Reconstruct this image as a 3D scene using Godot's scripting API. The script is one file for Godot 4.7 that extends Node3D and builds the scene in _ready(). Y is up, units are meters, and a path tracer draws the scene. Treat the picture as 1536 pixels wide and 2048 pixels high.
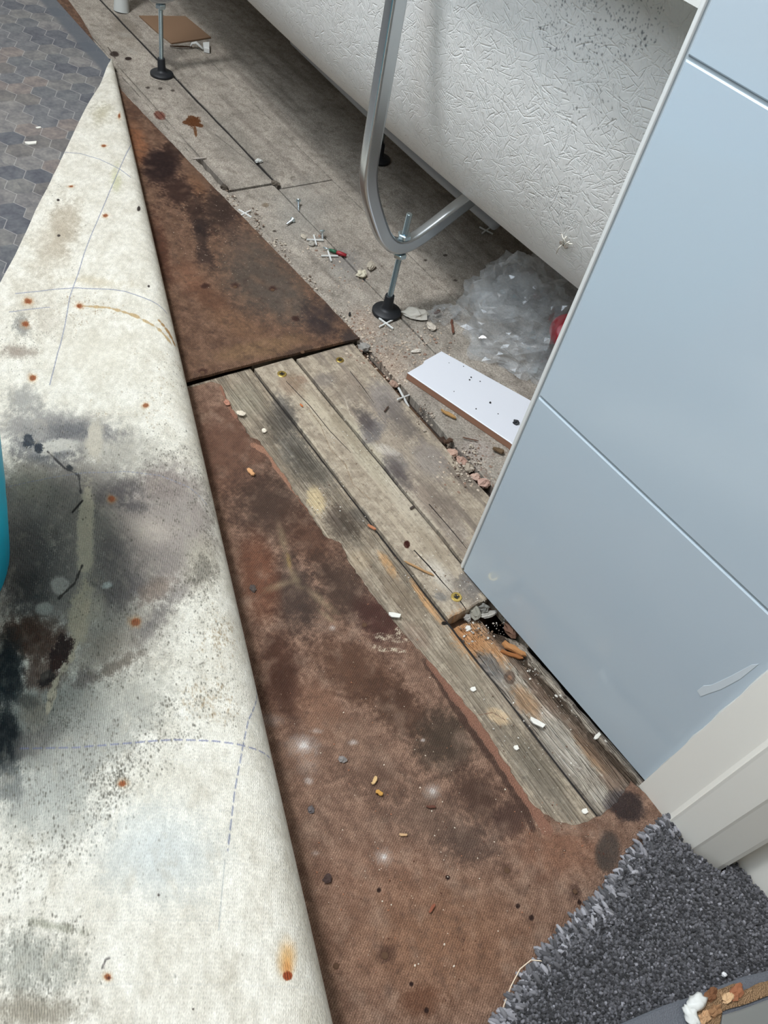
extends Node3D
# A bathroom floor stripped back under a bath, seen from the doorway. Metres, y up; boards run along z.

const EYE := Vector3(0, 0.7, 0)
const TURN := Vector3(-0.86036217, -0.80302256, 0.26978804)
const FOCAL := 1600.0          # in pixels of the 1536 x 2048 frame
var cam_basis := Basis.from_euler(TURN)
var rng := RandomNumberGenerator.new()
var used := {}

# fold line of the turned-back vinyl on the floor: start, direction along it, direction to its right
const FOLD := Vector2(0.570, -1.535)
const ALONG := Vector2(-0.2907, 0.9568)
const SIDE := Vector2(0.9568, 0.2907)
const SHEET_Y := 0.0095

func _ready() -> void:
	rng.seed = 11
	camera_and_light()
	make_textures()
	room_shell()
	floor_boards()
	tiled_wall()
	door_trim()
	hardboard()
	vinyl()
	bathtub()
	under_bath()
	carpet()
	foreground()
	small_things()
	crumbs()

# ------------------------------------------------------------------ camera, sky, light
func camera_and_light() -> void:
	var cam := Camera3D.new()
	cam.name = "camera"
	cam.position = EYE
	cam.rotation = TURN
	cam.fov = rad_to_deg(2.0 * atan(1024.0 / FOCAL))
	cam.near = 0.02
	add_child(cam)
	var we := WorldEnvironment.new()
	we.name = "world_environment"
	var env := Environment.new()
	env.background_mode = Environment.BG_COLOR
	env.background_color = Color(0.80, 0.88, 1.0)
	env.background_energy_multiplier = 1.0
	env.tonemap_mode = Environment.TONE_MAPPER_LINEAR
	env.tonemap_exposure = 0.64
	env.sdfgi_enabled = true
	env.ssao_enabled = true
	env.ssil_enabled = true
	we.environment = env
	add_child(we)
	# daylight that comes in through the window in the left wall
	var sun := AreaLight3D.new()
	sun.name = "window_daylight"
	sun.area_size = Vector2(1.0, 0.8)
	sun.light_color = Color(0.90, 0.95, 1.0)
	sun.light_energy = 3.0
	sun.area_range = 8.0
	sun.area_attenuation = 2.0
	sun.shadow_enabled = true
	add_child(sun)
	sun.look_at_from_position(Vector3(-0.57, 1.6, -0.65), Vector3(0.6, 0.3, -0.65), Vector3.UP)
	# added fill light over the bathroom floor, from an invented ceiling lamp
	var over := AreaLight3D.new()
	over.name = "added_ceiling_fill"
	over.area_size = Vector2(0.34, 0.34)
	over.light_color = Color(0.98, 0.99, 1.0)
	over.light_energy = 7.4
	over.area_range = 8.0
	over.area_attenuation = 2.0
	over.shadow_enabled = true
	add_child(over)
	over.look_at_from_position(Vector3(-0.38, 2.36, -0.9), Vector3(-0.30, 0.0, -0.9), Vector3.FORWARD)
	# added weak fill behind the doorway, from an invented landing lamp
	var hall := AreaLight3D.new()
	hall.name = "added_landing_fill"
	hall.area_size = Vector2(0.35, 0.35)
	hall.light_color = Color(1.0, 0.97, 0.93)
	hall.light_energy = 0.6
	hall.area_range = 8.0
	hall.area_attenuation = 2.0
	hall.shadow_enabled = true
	add_child(hall)
	hall.look_at_from_position(Vector3(0.1, 2.36, 0.75), Vector3(0.1, 0.0, 0.75), Vector3.FORWARD)

# ------------------------------------------------------------------ from a place on the photograph to a point of the room
func ray(px: float, py: float) -> Vector3:
	return cam_basis * Vector3((px - 768.0) / FOCAL, -(py - 1024.0) / FOCAL, -1.0)

func P(px: float, py: float, h := 0.0) -> Vector3:
	var d := ray(px, py)
	return EYE + d * ((h - EYE.y) / d.y)

func P2(px: float, py: float, h := 0.0) -> Vector2:
	var p := P(px, py, h)
	return Vector2(p.x, p.z)

func seen_at(p: Vector3) -> Vector2:
	var c := cam_basis.inverse() * (p - EYE)
	return Vector2(768.0 + FOCAL * c.x / -c.z, 1024.0 - FOCAL * c.y / -c.z)

# ------------------------------------------------------------------ naming
func numbered(called: String, parent: Node) -> String:
	var key := str(parent.get_instance_id()) + called
	var n: int = used.get(key, 0)
	used[key] = n + 1
	return called if n == 0 else "%s_%03d" % [called, n]

func tag(o: Node, label := "", category := "", group := "", kind := "") -> void:
	if label: o.set_meta("label", label)
	if category: o.set_meta("category", category)
	if group: o.set_meta("group", group)
	if kind: o.set_meta("kind", kind)

func base(called: String, at := Vector3.ZERO, parent: Node = self) -> Node3D:
	var o := Node3D.new()
	o.name = numbered(called, parent)
	parent.add_child(o, true)
	o.position = at
	return o

func put(called: String, mesh: Mesh, m: Material, parent: Node = self, at := Vector3.ZERO) -> MeshInstance3D:
	var o := MeshInstance3D.new()
	o.name = numbered(called, parent)
	o.mesh = mesh
	o.material_override = null
	for i in mesh.get_surface_count():
		mesh.surface_set_material(i, m)
	parent.add_child(o, true)
	o.position = at
	o.cast_shadow = GeometryInstance3D.SHADOW_CASTING_SETTING_ON
	return o

# ------------------------------------------------------------------ materials
func mat(c: Color, rough := 0.8, metal := 0.0, spec := 0.5) -> StandardMaterial3D:
	var m := StandardMaterial3D.new()
	m.albedo_color = c
	m.roughness = rough
	m.metallic = metal
	m.metallic_specular = spec
	return m

func layered(fine: Texture2D, bump: Texture2D, bump_cm: float, area: Texture2D, tile: Vector2, rough := 0.85, spec := 0.4) -> StandardMaterial3D:
	# fine, repeating relief and grain on the first coordinates, the stains of one surface on the second
	var m := mat(Color.WHITE, rough, 0.0, spec)
	m.albedo_texture = fine
	m.uv1_scale = Vector3(tile.x, tile.y, 1)
	if bump:
		m.heightmap_enabled = true
		m.heightmap_texture = bump
		m.heightmap_scale = bump_cm
	if area:
		m.detail_enabled = true
		m.detail_albedo = area
		m.detail_uv_layer = BaseMaterial3D.DETAIL_UV_2
		m.detail_blend_mode = BaseMaterial3D.BLEND_MODE_MUL
	return m

# ------------------------------------------------------------------ mesh helpers
func new_st(smooth := true) -> SurfaceTool:
	var st := SurfaceTool.new()
	st.begin(Mesh.PRIMITIVE_TRIANGLES)
	st.set_smooth_group(0 if smooth else -1)
	return st

func done(st: SurfaceTool) -> ArrayMesh:
	st.generate_normals()
	return st.commit()

func vert(st: SurfaceTool, p: Vector3, uv := Vector2.ZERO, uv2 := Vector2.ZERO) -> void:
	st.set_uv(uv)
	st.set_uv2(uv2)
	st.add_vertex(p)

func tri(st: SurfaceTool, a: Vector3, b: Vector3, c: Vector3, r: Rect2, k: float) -> void:
	for p in [a, b, c]:
		vert(st, p, Vector2(p.x + p.y * 0.37, p.z + p.y) * k, (Vector2(p.x, p.z) - r.position) / r.size)

# rows x columns of points; corners run so that the face looks to columns x rows (clockwise from outside)
func grid(st: SurfaceTool, pts: PackedVector3Array, cols: int, uvs: PackedVector2Array, uv2s: PackedVector2Array, flip := false) -> void:
	var rows := pts.size() / cols
	for i in rows - 1:
		for j in cols - 1:
			var a := i * cols + j
			var q := [a, a + 1, a + cols + 1, a, a + cols + 1, a + cols]
			if flip: q = [a, a + cols + 1, a + 1, a, a + cols, a + cols + 1]
			for t in 2:
				var A: Vector3 = pts[q[t * 3]]
				var B: Vector3 = pts[q[t * 3 + 1]]
				var C: Vector3 = pts[q[t * 3 + 2]]
				if (B - A).cross(C - A).length_squared() < 1e-16: continue
				for k in 3:
					var n: int = q[t * 3 + k]
					vert(st, pts[n], uvs[n] if uvs.size() else Vector2.ZERO, uv2s[n] if uv2s.size() else Vector2.ZERO)

func signed_area(poly: PackedVector2Array) -> float:
	var s := 0.0
	for i in poly.size():
		s += poly[i].cross(poly[(i + 1) % poly.size()])
	return s * 0.5

func inset(poly: PackedVector2Array, by: float) -> PackedVector2Array:
	var out := PackedVector2Array()
	var n := poly.size()
	var s := signf(signed_area(poly))
	for i in n:
		var e0 := (poly[i] - poly[(i + n - 1) % n]).normalized()
		var e1 := (poly[(i + 1) % n] - poly[i]).normalized()
		var n0 := Vector2(-e0.y, e0.x) * s
		var n1 := Vector2(-e1.y, e1.x) * s
		var m := n0 + n1
		m = m.normalized() / maxf(0.5, sqrt(maxf(0.0, (1.0 + n0.dot(n1)) * 0.5))) if m.length() > 0.01 else n0
		out.append(poly[i] + m * by)
	return out

# a flat slab: outline in x and z, from y0 up to y1, top edge eased by bevel; lift adds height at a point of the top
func slab(st: SurfaceTool, poly: PackedVector2Array, y0: float, y1: float, bevel: float, r := Rect2(0, 0, 1, 1), k := 1.0, lift: Variant = null) -> void:
	if signed_area(poly) < 0.0:
		poly = poly.duplicate()
		poly.reverse()
	var top := inset(poly, bevel) if bevel > 0.0 else poly
	var up := func(p: Vector2, y: float) -> Vector3: return Vector3(p.x, y + (lift.call(p) if lift != null else 0.0), p.y)
	var n := poly.size()
	var idx := Geometry2D.triangulate_polygon(top)
	for i in range(0, idx.size(), 3):
		var a := top[idx[i]]
		var b := top[idx[i + 1]]
		var c := top[idx[i + 2]]
		if (b - a).cross(c - a) < 0.0:
			var t := b
			b = c
			c = t
		tri(st, up.call(a, y1), up.call(b, y1), up.call(c, y1), r, k)
	for i in n:
		var j := (i + 1) % n
		var a0 := Vector3(poly[i].x, y0, poly[i].y)
		var b0 := Vector3(poly[j].x, y0, poly[j].y)
		var a1: Vector3 = up.call(poly[i], y1 - bevel * 0.8)
		var b1: Vector3 = up.call(poly[j], y1 - bevel * 0.8)
		tri(st, a0, b0, b1, r, k)
		tri(st, a0, b1, a1, r, k)
		if bevel > 0.0:
			var a2: Vector3 = up.call(top[i], y1)
			var b2: Vector3 = up.call(top[j], y1)
			tri(st, a1, b1, b2, r, k)
			tri(st, a1, b2, a2, r, k)
	idx = Geometry2D.triangulate_polygon(poly)
	for i in range(0, idx.size(), 3):
		var a := poly[idx[i]]
		var b := poly[idx[i + 1]]
		var c := poly[idx[i + 2]]
		if (b - a).cross(c - a) > 0.0:
			var t := b
			b = c
			c = t
		tri(st, Vector3(a.x, y0, a.y), Vector3(b.x, y0, b.y), Vector3(c.x, y0, c.y), r, k)

func slab_mesh(poly: PackedVector2Array, y0: float, y1: float, bevel: float, r := Rect2(0, 0, 1, 1), k := 1.0, lift: Variant = null) -> ArrayMesh:
	var st := new_st(false)
	slab(st, poly, y0, y1, bevel, r, k, lift)
	return done(st)

func rect(x0: float, z0: float, x1: float, z1: float) -> PackedVector2Array:
	return PackedVector2Array([Vector2(x0, z0), Vector2(x1, z0), Vector2(x1, z1), Vector2(x0, z1)])

# long board whose two ends and sides are a little uneven
func board_poly(x0: float, z0: float, x1: float, z1: float, rough := 0.0006, step := 0.04) -> PackedVector2Array:
	var p := PackedVector2Array()
	var n := maxi(2, int((z1 - z0) / step))
	for i in n + 1:
		p.append(Vector2(x1 + rng.randf_range(-rough, rough), lerpf(z0, z1, float(i) / n)))
	for i in n + 1:
		p.append(Vector2(x0 + rng.randf_range(-rough, rough), lerpf(z1, z0, float(i) / n)))
	return p

func box_mesh(a: Vector3, b: Vector3, bevel := 0.0) -> ArrayMesh:
	return slab_mesh(rect(a.x, a.z, b.x, b.z), a.y, b.y, bevel)

# a tube or bar along points; shape gives its cross-section, radius may change along it
func tube(st: SurfaceTool, path: PackedVector3Array, radius: Variant, sides := 10, cap := true, squash := 1.0, up := Vector3.UP) -> void:
	var rings := []
	var n := path.size()
	var ref := up
	for i in n:
		var t := (path[mini(i + 1, n - 1)] - path[maxi(i - 1, 0)]).normalized()
		var x := ref.cross(t)
		if x.length() < 0.05: x = Vector3.RIGHT.cross(t)
		if x.length() < 0.05: x = Vector3.FORWARD.cross(t)
		x = x.normalized()
		var y := t.cross(x).normalized()
		ref = y
		var r: float = radius if radius is float else radius[i]
		var ring := PackedVector3Array()
		for k in sides:
			var a := TAU * k / sides
			ring.append(path[i] + x * cos(a) * r + y * sin(a) * r * squash)
		rings.append(ring)
	for i in n - 1:
		for k in sides:
			var k2 := (k + 1) % sides
			var u0 := float(k) / sides
			var u1 := float(k + 1) / sides
			vert(st, rings[i][k], Vector2(u0, i)); vert(st, rings[i + 1][k2], Vector2(u1, i + 1)); vert(st, rings[i][k2], Vector2(u1, i))
			vert(st, rings[i][k], Vector2(u0, i)); vert(st, rings[i + 1][k], Vector2(u0, i + 1)); vert(st, rings[i + 1][k2], Vector2(u1, i + 1))
	if cap:
		for k in sides:
			var k2 := (k + 1) % sides
			vert(st, path[0]); vert(st, rings[0][k]); vert(st, rings[0][k2])
			vert(st, path[n - 1]); vert(st, rings[n - 1][k2]); vert(st, rings[n - 1][k])

# turned shape: profile of (radius, height) about the axis from at along dir
func turned(st: SurfaceTool, profile: PackedVector2Array, at: Vector3, dir := Vector3.UP, sides := 20) -> void:
	var q := Quaternion(Vector3.UP, dir.normalized()) if dir.normalized().distance_to(Vector3.DOWN) > 0.001 else Quaternion(Vector3.RIGHT, PI)
	for i in profile.size() - 1:
		for k in sides:
			var p := []
			for e in [[i, k], [i, k + 1], [i + 1, k + 1], [i + 1, k]]:
				var pr: Vector2 = profile[e[0]]
				var a: float = TAU * e[1] / sides
				p.append(at + q * Vector3(pr.x * cos(a), pr.y, pr.x * sin(a)))
			if profile[i].x > 0.0:
				vert(st, p[0]); vert(st, p[1]); vert(st, p[2])
			if profile[i + 1].x > 0.0:
				vert(st, p[0]); vert(st, p[2]); vert(st, p[3])

# a lump: a sphere of few faces pushed in and out
func lump(size: Vector3, sd: int, rough := 0.25, smooth := false, rings := 6) -> ArrayMesh:
	var st := new_st(smooth)
	var nz := FastNoiseLite.new()
	nz.seed = sd
	nz.frequency = 0.9
	var pts := PackedVector3Array()
	var cols := rings * 2 + 1
	for i in rings + 1:
		for j in cols:
			var th := PI * i / rings
			var ph := TAU * (j % (cols - 1)) / (cols - 1)
			var d := Vector3(sin(th) * cos(ph), cos(th), sin(th) * sin(ph))
			var m := 1.0 + rough * 2.0 * nz.get_noise_3dv(d * 1.3) + rough * nz.get_noise_3dv(d * 3.1)
			var p := d * m
			p.y = maxf(p.y, -0.62)
			pts.append(p * size * 0.5 + Vector3(0, size.y * 0.31, 0))
	grid(st, pts, cols, PackedVector2Array(), PackedVector2Array())
	return done(st)

# ------------------------------------------------------------------ painting of surface colour (stains, grain, print), each surface in its own coordinates
class Paint:
	var w: int
	var h: int
	var r := PackedFloat32Array()
	var g := PackedFloat32Array()
	var b := PackedFloat32Array()
	var n1: PackedByteArray
	var n2: PackedByteArray
	var n3: PackedByteArray
	var place: Callable          # photograph -> pixel of this texture

	func _init(w_: int, h_: int, sd: int, f1: float, f2: float, f3: float) -> void:
		w = w_
		h = h_
		r.resize(w * h); g.resize(w * h); b.resize(w * h)
		n1 = cloud(sd, f1, 4)
		n2 = cloud(sd + 1, f2, 3)
		n3 = cloud(sd + 2, f3, 2)

	func cloud(sd: int, f: float, oct: int) -> PackedByteArray:
		var n := FastNoiseLite.new()
		n.noise_type = FastNoiseLite.TYPE_SIMPLEX_SMOOTH
		n.seed = sd
		n.frequency = f
		n.fractal_octaves = oct
		return n.get_image(w, h, false, false, true).get_data()

	func streaks(sd: int, f: float, squeeze: int, along_rows := true) -> PackedByteArray:
		var n := FastNoiseLite.new()
		n.seed = sd
		n.frequency = f
		n.fractal_octaves = 4
		var im := n.get_image(w, maxi(8, h / squeeze), false, false, true) if along_rows else n.get_image(maxi(8, w / squeeze), h, false, false, true)
		im.resize(w, h, Image.INTERPOLATE_CUBIC)
		return im.get_data()

	func fill(c0: Color, c1: Color, fine := 0.1, contrast := 1.0) -> void:
		var r0 := c0.r; var g0 := c0.g; var b0 := c0.b
		var dr := c1.r - r0; var dg := c1.g - g0; var db := c1.b - b0
		for i in w * h:
			var m := clampf(0.5 + ((n1[i] - 128) * 0.7 + (n2[i] - 128) * 0.3) * contrast / 128.0, 0.0, 1.0)
			var f := 1.0 + (n3[i] - 128) * fine / 128.0
			r[i] = (r0 + dr * m) * f
			g[i] = (g0 + dg * m) * f
			b[i] = (b0 + db * m) * f

	# over a share of the surface: colour where the streak map is high
	func over(map: PackedByteArray, lo: float, hi: float, c: Color, strength: float, x0 := 0, x1 := -1) -> void:
		if x1 < 0: x1 = w
		var k := 1.0 / (hi - lo)
		for y in h:
			for x in range(x0, x1):
				var i := y * w + x
				var m := (map[i] / 255.0 - lo) * k
				if m <= 0.0: continue
				m = minf(m, 1.0) * strength
				r[i] += (c.r - r[i]) * m
				g[i] += (c.g - g[i]) * m
				b[i] += (c.b - b[i]) * m

	# stain: centre c and half axes e0, e1 in pixels of this texture; warp breaks its edge up, soft is its fading rim, speck > 0 leaves only specks
	func blot(c: Vector2, e0: Vector2, e1: Vector2, col: Color, strength: float, warp := 0.5, soft := 0.6, speck := 0.0) -> void:
		var det := e0.x * e1.y - e0.y * e1.x
		if absf(det) < 1e-6: return
		var ia := e1.y / det; var ib := -e1.x / det
		var ic := -e0.y / det; var id := e0.x / det
		var grow := 1.0 + warp * 0.5
		var hx := sqrt(e0.x * e0.x + e1.x * e1.x) * grow
		var hy := sqrt(e0.y * e0.y + e1.y * e1.y) * grow
		var x0 := maxi(0, int(c.x - hx)); var x1 := mini(w, int(c.x + hx) + 2)
		var y0 := maxi(0, int(c.y - hy)); var y1 := mini(h, int(c.y + hy) + 2)
		var k1 := warp * 0.26 / 128.0
		var k2 := warp * 0.36 / 128.0
		var k3 := warp * 0.26 / 128.0
		for y in range(y0, y1):
			for x in range(x0, x1):
				var i := y * w + x
				var dx := x - c.x; var dy := y - c.y
				var u := ia * dx + ib * dy
				var v := ic * dx + id * dy
				var d := u * u + v * v
				if d > grow * grow: continue
				d = sqrt(d) + (n1[i] - 128) * k1 + (n2[i] - 128) * k2 + (n3[i] - 128) * k3
				if d >= 1.0: continue
				var m := minf(1.0, (1.0 - d) / soft)
				m = m * m * (3.0 - 2.0 * m)
				if speck > 0.0:
					m = clampf(((n3[i] * 0.55 + n2[i] * 0.45) / 255.0 - (0.86 - 0.34 * m + 0.2 * (speck - 0.5))) * 9.0, 0.0, 1.0)
				else:
					m *= 0.62 + n2[i] * 0.5 / 255.0 + n3[i] * 0.3 / 255.0
				m = minf(1.0, m * strength)
				r[i] += (col.r - r[i]) * m
				g[i] += (col.g - g[i]) * m
				b[i] += (col.b - b[i]) * m

	# mould in colonies: small groups of dots, thickest in the middle
	func colonies(px: float, py: float, rx: float, ry: float, deg: float, groups: int, each: int, spread: float, r0: float, r1: float, col: Color, strength: float, rg: RandomNumberGenerator) -> void:
		var a := deg_to_rad(deg)
		var c: Vector2 = place.call(px, py)
		var e0: Vector2 = (place.call(px + rx * cos(a) * 0.5, py + rx * sin(a) * 0.5) - c) * 2.0
		var e1: Vector2 = (place.call(px - ry * sin(a) * 0.5, py + ry * cos(a) * 0.5) - c) * 2.0
		for n in groups:
			var t := rg.randf() * TAU
			var q := pow(rg.randf(), 0.7)
			var p := c + e0 * cos(t) * q + e1 * sin(t) * q
			for k in each:
				var v := p + Vector2(rg.randfn(0.0, spread), rg.randfn(0.0, spread * 0.8))
				dot(v, lerpf(r0, r1, pow(rg.randf(), 2.5)), rg.randf_range(0.7, 1.8), col, strength * rg.randf_range(0.4, 1.0))

	# overall unevenness at three sizes
	func grunge(broad: float, mid: float, fine: float) -> void:
		for i in w * h:
			var f := 1.0 + (n1[i] - 128) / 128.0 * broad + (n2[i] - 128) / 128.0 * mid + (n3[i] - 128) / 128.0 * fine
			r[i] *= f
			g[i] *= f
			b[i] *= f

	func dots(c: Vector2, e0: Vector2, e1: Vector2, count: int, r0: float, r1: float, col: Color, strength: float, rg: RandomNumberGenerator) -> void:
		for n in count:
			var a := rg.randf() * TAU
			var q := sqrt(rg.randf())
			var p := c + e0 * cos(a) * q + e1 * sin(a) * q
			dot(p, lerpf(r0, r1, pow(rg.randf(), 3.0)), rg.randf_range(0.6, 1.6), col, strength)

	func dot(p: Vector2, rad: float, stretch: float, col: Color, strength: float) -> void:
		var R := int(rad * maxf(1.0, stretch)) + 1
		for y in range(maxi(0, int(p.y) - R), mini(h, int(p.y) + R + 1)):
			for x in range(maxi(0, int(p.x) - R), mini(w, int(p.x) + R + 1)):
				var d := Vector2(x - p.x, (y - p.y) / stretch).length()
				var m := clampf(rad + 0.5 - d, 0.0, 1.0) * strength
				if m <= 0.0: continue
				var i := y * w + x
				r[i] += (col.r - r[i]) * m
				g[i] += (col.g - g[i]) * m
				b[i] += (col.b - b[i]) * m

	func line(pts: PackedVector2Array, width: float, col: Color, strength: float, dash := 0.0, ragged := 0.0) -> void:
		var run := 0.0
		for s in pts.size() - 1:
			var a := pts[s]
			var e := pts[s + 1]
			var l := a.distance_to(e)
			var t := 0.0
			while t < l:
				var on := dash == 0.0 or fmod(run + t, dash) < dash * 0.72
				if on:
					var p := a.lerp(e, t / maxf(l, 0.001))
					var i := clampi(int(p.y), 0, h - 1) * w + clampi(int(p.x), 0, w - 1)
					dot(p, width * (1.0 + ragged * (n2[i] - 128) / 90.0), 1.0, col, strength)
				t += maxf(0.7, width * 0.6)
			run += l

	# the same three by places on the photograph
	func at(px: float, py: float, rx: float, ry: float, deg: float, col: Color, strength: float, warp := 0.5, soft := 0.6, speck := 0.0) -> void:
		var a := deg_to_rad(deg)
		var c: Vector2 = place.call(px, py)
		var e0: Vector2 = place.call(px + rx * cos(a) * 0.5, py + rx * sin(a) * 0.5) - c
		var e1: Vector2 = place.call(px - ry * sin(a) * 0.5, py + ry * cos(a) * 0.5) - c
		blot(c, e0 * 2.0, e1 * 2.0, col, strength, warp, soft, speck)

	func specks(px: float, py: float, rx: float, ry: float, count: int, r0: float, r1: float, col: Color, strength: float, rg: RandomNumberGenerator) -> void:
		var c: Vector2 = place.call(px, py)
		dots(c, (place.call(px + rx * 0.5, py) - c) * 2.0, (place.call(px, py + ry * 0.5) - c) * 2.0, count, r0, r1, col, strength, rg)

	func path(px: Array, width: float, col: Color, strength: float, dash := 0.0, ragged := 0.0) -> void:
		var pts := PackedVector2Array()
		for i in range(0, px.size(), 2): pts.append(place.call(px[i], px[i + 1]))
		line(pts, width, col, strength, dash, ragged)

	func texture() -> ImageTexture:
		var d := PackedByteArray()
		d.resize(w * h * 3)
		var j := 0
		for i in w * h:
			d[j] = clampi(int(r[i] * 255.0), 0, 255)
			d[j + 1] = clampi(int(g[i] * 255.0), 0, 255)
			d[j + 2] = clampi(int(b[i] * 255.0), 0, 255)
			j += 3
		return ImageTexture.create_from_image(Image.create_from_data(w, h, false, Image.FORMAT_RGB8, d))

func c8(r: int, g: int, b: int) -> Color:
	return Color8(r, g, b)

# ------------------------------------------------------------------ textures
var tex := {}
var mats := {}

func tile_of(px: int, f: Callable) -> ImageTexture:
	var d := PackedByteArray()
	d.resize(px * px)
	for y in px:
		for x in px:
			d[y * px + x] = clampi(int(float(f.call(x, y)) * 255.0), 0, 255)
	return ImageTexture.create_from_image(Image.create_from_data(px, px, false, Image.FORMAT_L8, d))

func seamless(px: int, py: int, sd: int, f: float, oct := 4) -> Image:
	var n := FastNoiseLite.new()
	n.seed = sd
	n.frequency = f
	n.fractal_octaves = oct
	n.noise_type = FastNoiseLite.TYPE_SIMPLEX_SMOOTH
	return n.get_seamless_image(px, py, false, false, 0.15, true)

# grey picture g turned into a colour that multiplies: from c0 (black) to c1 (white)
func toned(im: Image, c0: Color, c1: Color) -> ImageTexture:
	var s := im.get_data()
	var d := PackedByteArray()
	d.resize(s.size() * 3)
	for i in s.size():
		var c := c0.lerp(c1, s[i] / 255.0)
		d[i * 3] = int(c.r * 255.0)
		d[i * 3 + 1] = int(c.g * 255.0)
		d[i * 3 + 2] = int(c.b * 255.0)
	return ImageTexture.create_from_image(Image.create_from_data(im.get_width(), im.get_height(), false, Image.FORMAT_RGB8, d))

func make_textures() -> void:
	var jobs := {"hard_near": paint_hard_near, "hard_far": paint_hard_far, "backing": paint_backing, "boards": paint_boards, "dusty": paint_dusty, "hex": paint_hex, "mat_fibre": paint_fibre, "fine": paint_fine, "shell": paint_shell}
	for k in jobs:
		var got = jobs[k].call()
		if got is Dictionary: tex.merge(got)
		else: tex[k] = got
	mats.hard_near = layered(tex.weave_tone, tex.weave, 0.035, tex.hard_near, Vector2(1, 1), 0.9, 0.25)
	mats.hard_far = layered(tex.weave_tone, tex.weave, 0.02, tex.hard_far, Vector2(1, 1), 0.85, 0.3)
	mats.torn = layered(tex.grit_tone, tex.grit, 0.12, null, Vector2(1, 1), 0.95, 0.2)
	mats.torn.albedo_color = c8(138, 92, 74)
	mats.backing = layered(tex.cloth_tone, tex.cloth, 0.05, tex.backing, Vector2(1, 1), 0.7, 0.35)
	mats.boards = layered(tex.grain_tone, tex.grain, 0.05, tex.boards, Vector2(1, 1), 0.85, 0.3)
	mats.boards_worn = layered(tex.grain_tone_deep, tex.grain, 0.16, tex.boards, Vector2(1, 1), 0.85, 0.3)
	mats.dusty = layered(tex.grit_tone, tex.grit, 0.06, tex.dusty, Vector2(1, 1), 0.95, 0.2)
	mats.boards.albedo_color = c8(255, 250, 241)
	mats.boards_worn.albedo_color = c8(255, 250, 241)
	mats.old_wood = layered(tex.grain_tone, tex.grain, 0.1, null, Vector2(1, 1), 0.9, 0.2)
	mats.old_wood.albedo_color = c8(96, 74, 58)
	mats.hidden_wood = layered(tex.grain_tone, tex.grain, 0.05, null, Vector2(1, 1), 0.9, 0.2)
	mats.hidden_wood.albedo_color = c8(130, 116, 100)
	mats.rot = layered(tex.grain_tone_deep, tex.grain, 0.3, tex.boards, Vector2(1, 1), 0.9, 0.2)
	mats.print = layered(tex.hex, tex.grit, 0.008, null, Vector2(1, 1), 0.5, 0.4)
	mats.shell = layered(tex.fibre_tone, tex.fibre, 0.14, tex.shell, Vector2(1, 1), 0.36, 0.5)
	mats.plaster = layered(tex.grit_tone, tex.grit, 0.1, null, Vector2(1, 1), 0.95, 0.2)
	mats.plaster.albedo_color = c8(196, 186, 170)
	mats.steel = mat(c8(205, 210, 213), 0.27, 0.95)
	mats.zinc = mat(c8(205, 222, 228), 0.2, 0.95)
	mats.black = mat(c8(26, 28, 32), 0.55)
	mats.brass = mat(c8(198, 170, 96), 0.35, 0.9)
	mats.white_plastic = mat(c8(225, 226, 222), 0.45)
	mats.glaze = mat(c8(192, 205, 214), 0.12, 0.0, 0.5)
	mats.grout = mat(c8(176, 184, 188), 0.8)
	mats.paint = layered(null, tex.grit, 0.004, null, Vector2(1, 1), 0.45, 0.4)
	mats.paint.albedo_color = c8(246, 242, 232)

func paint_fine() -> Dictionary:
	var o := {}
	var wn := seamless(128, 128, 4, 0.2, 2).get_data()
	o.weave = tile_of(128, func(x, y): return 0.45 + 0.26 * sin(TAU * (x * 9.0 + y * 15.0) / 128.0) + (wn[y * 128 + x] / 255.0 - 0.5) * 0.9)
	var wv: Image = o.weave.get_image()
	o.weave_tone = toned(wv, Color(0.72, 0.7, 0.68), Color(1, 1, 1))
	var sp := seamless(256, 256, 5, 0.09, 2).get_data()
	o.cloth = tile_of(256, func(x, y): return 0.45 + 0.25 * sin(TAU * x * 40.0 / 256.0) * (0.45 + 0.55 * sin(TAU * (y * 22.0 + 11.0 * (int(x * 40.0 / 256.0) % 2)) / 256.0)) + (sp[y * 256 + x] / 255.0 - 0.5) * 0.6)
	o.cloth_tone = toned(o.cloth.get_image(), Color(0.86, 0.86, 0.86), Color(1, 1, 1))
	# wood: streaks along v
	var g := seamless(256, 64, 8, 0.035, 4)
	g.resize(256, 512, Image.INTERPOLATE_CUBIC)
	var gd := g.get_data()
	var g2 := seamless(256, 64, 9, 0.12, 2)
	g2.resize(256, 512, Image.INTERPOLATE_CUBIC)
	var g2d := g2.get_data()
	var out := PackedByteArray()
	out.resize(256 * 512)
	for i in 256 * 512:
		var v := gd[i] / 255.0
		v = 0.5 + 0.5 * sin(v * 34.0)
		out[i] = clampi(int((0.5 * v + 0.5 * g2d[i] / 255.0) * 255.0), 0, 255)
	var gi := Image.create_from_data(256, 512, false, Image.FORMAT_L8, out)
	o.grain = ImageTexture.create_from_image(gi)
	o.grain_tone = toned(gi, Color(0.88, 0.87, 0.86), Color(1, 1, 1))
	o.grain_tone_deep = toned(gi, Color(0.76, 0.74, 0.72), Color(1.0, 1.0, 1.0))
	var gr := seamless(256, 256, 12, 0.16, 4)
	o.grit = ImageTexture.create_from_image(gr)
	o.grit_tone = toned(gr, Color(0.8, 0.79, 0.78), Color(1, 1, 1))
	return o

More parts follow.
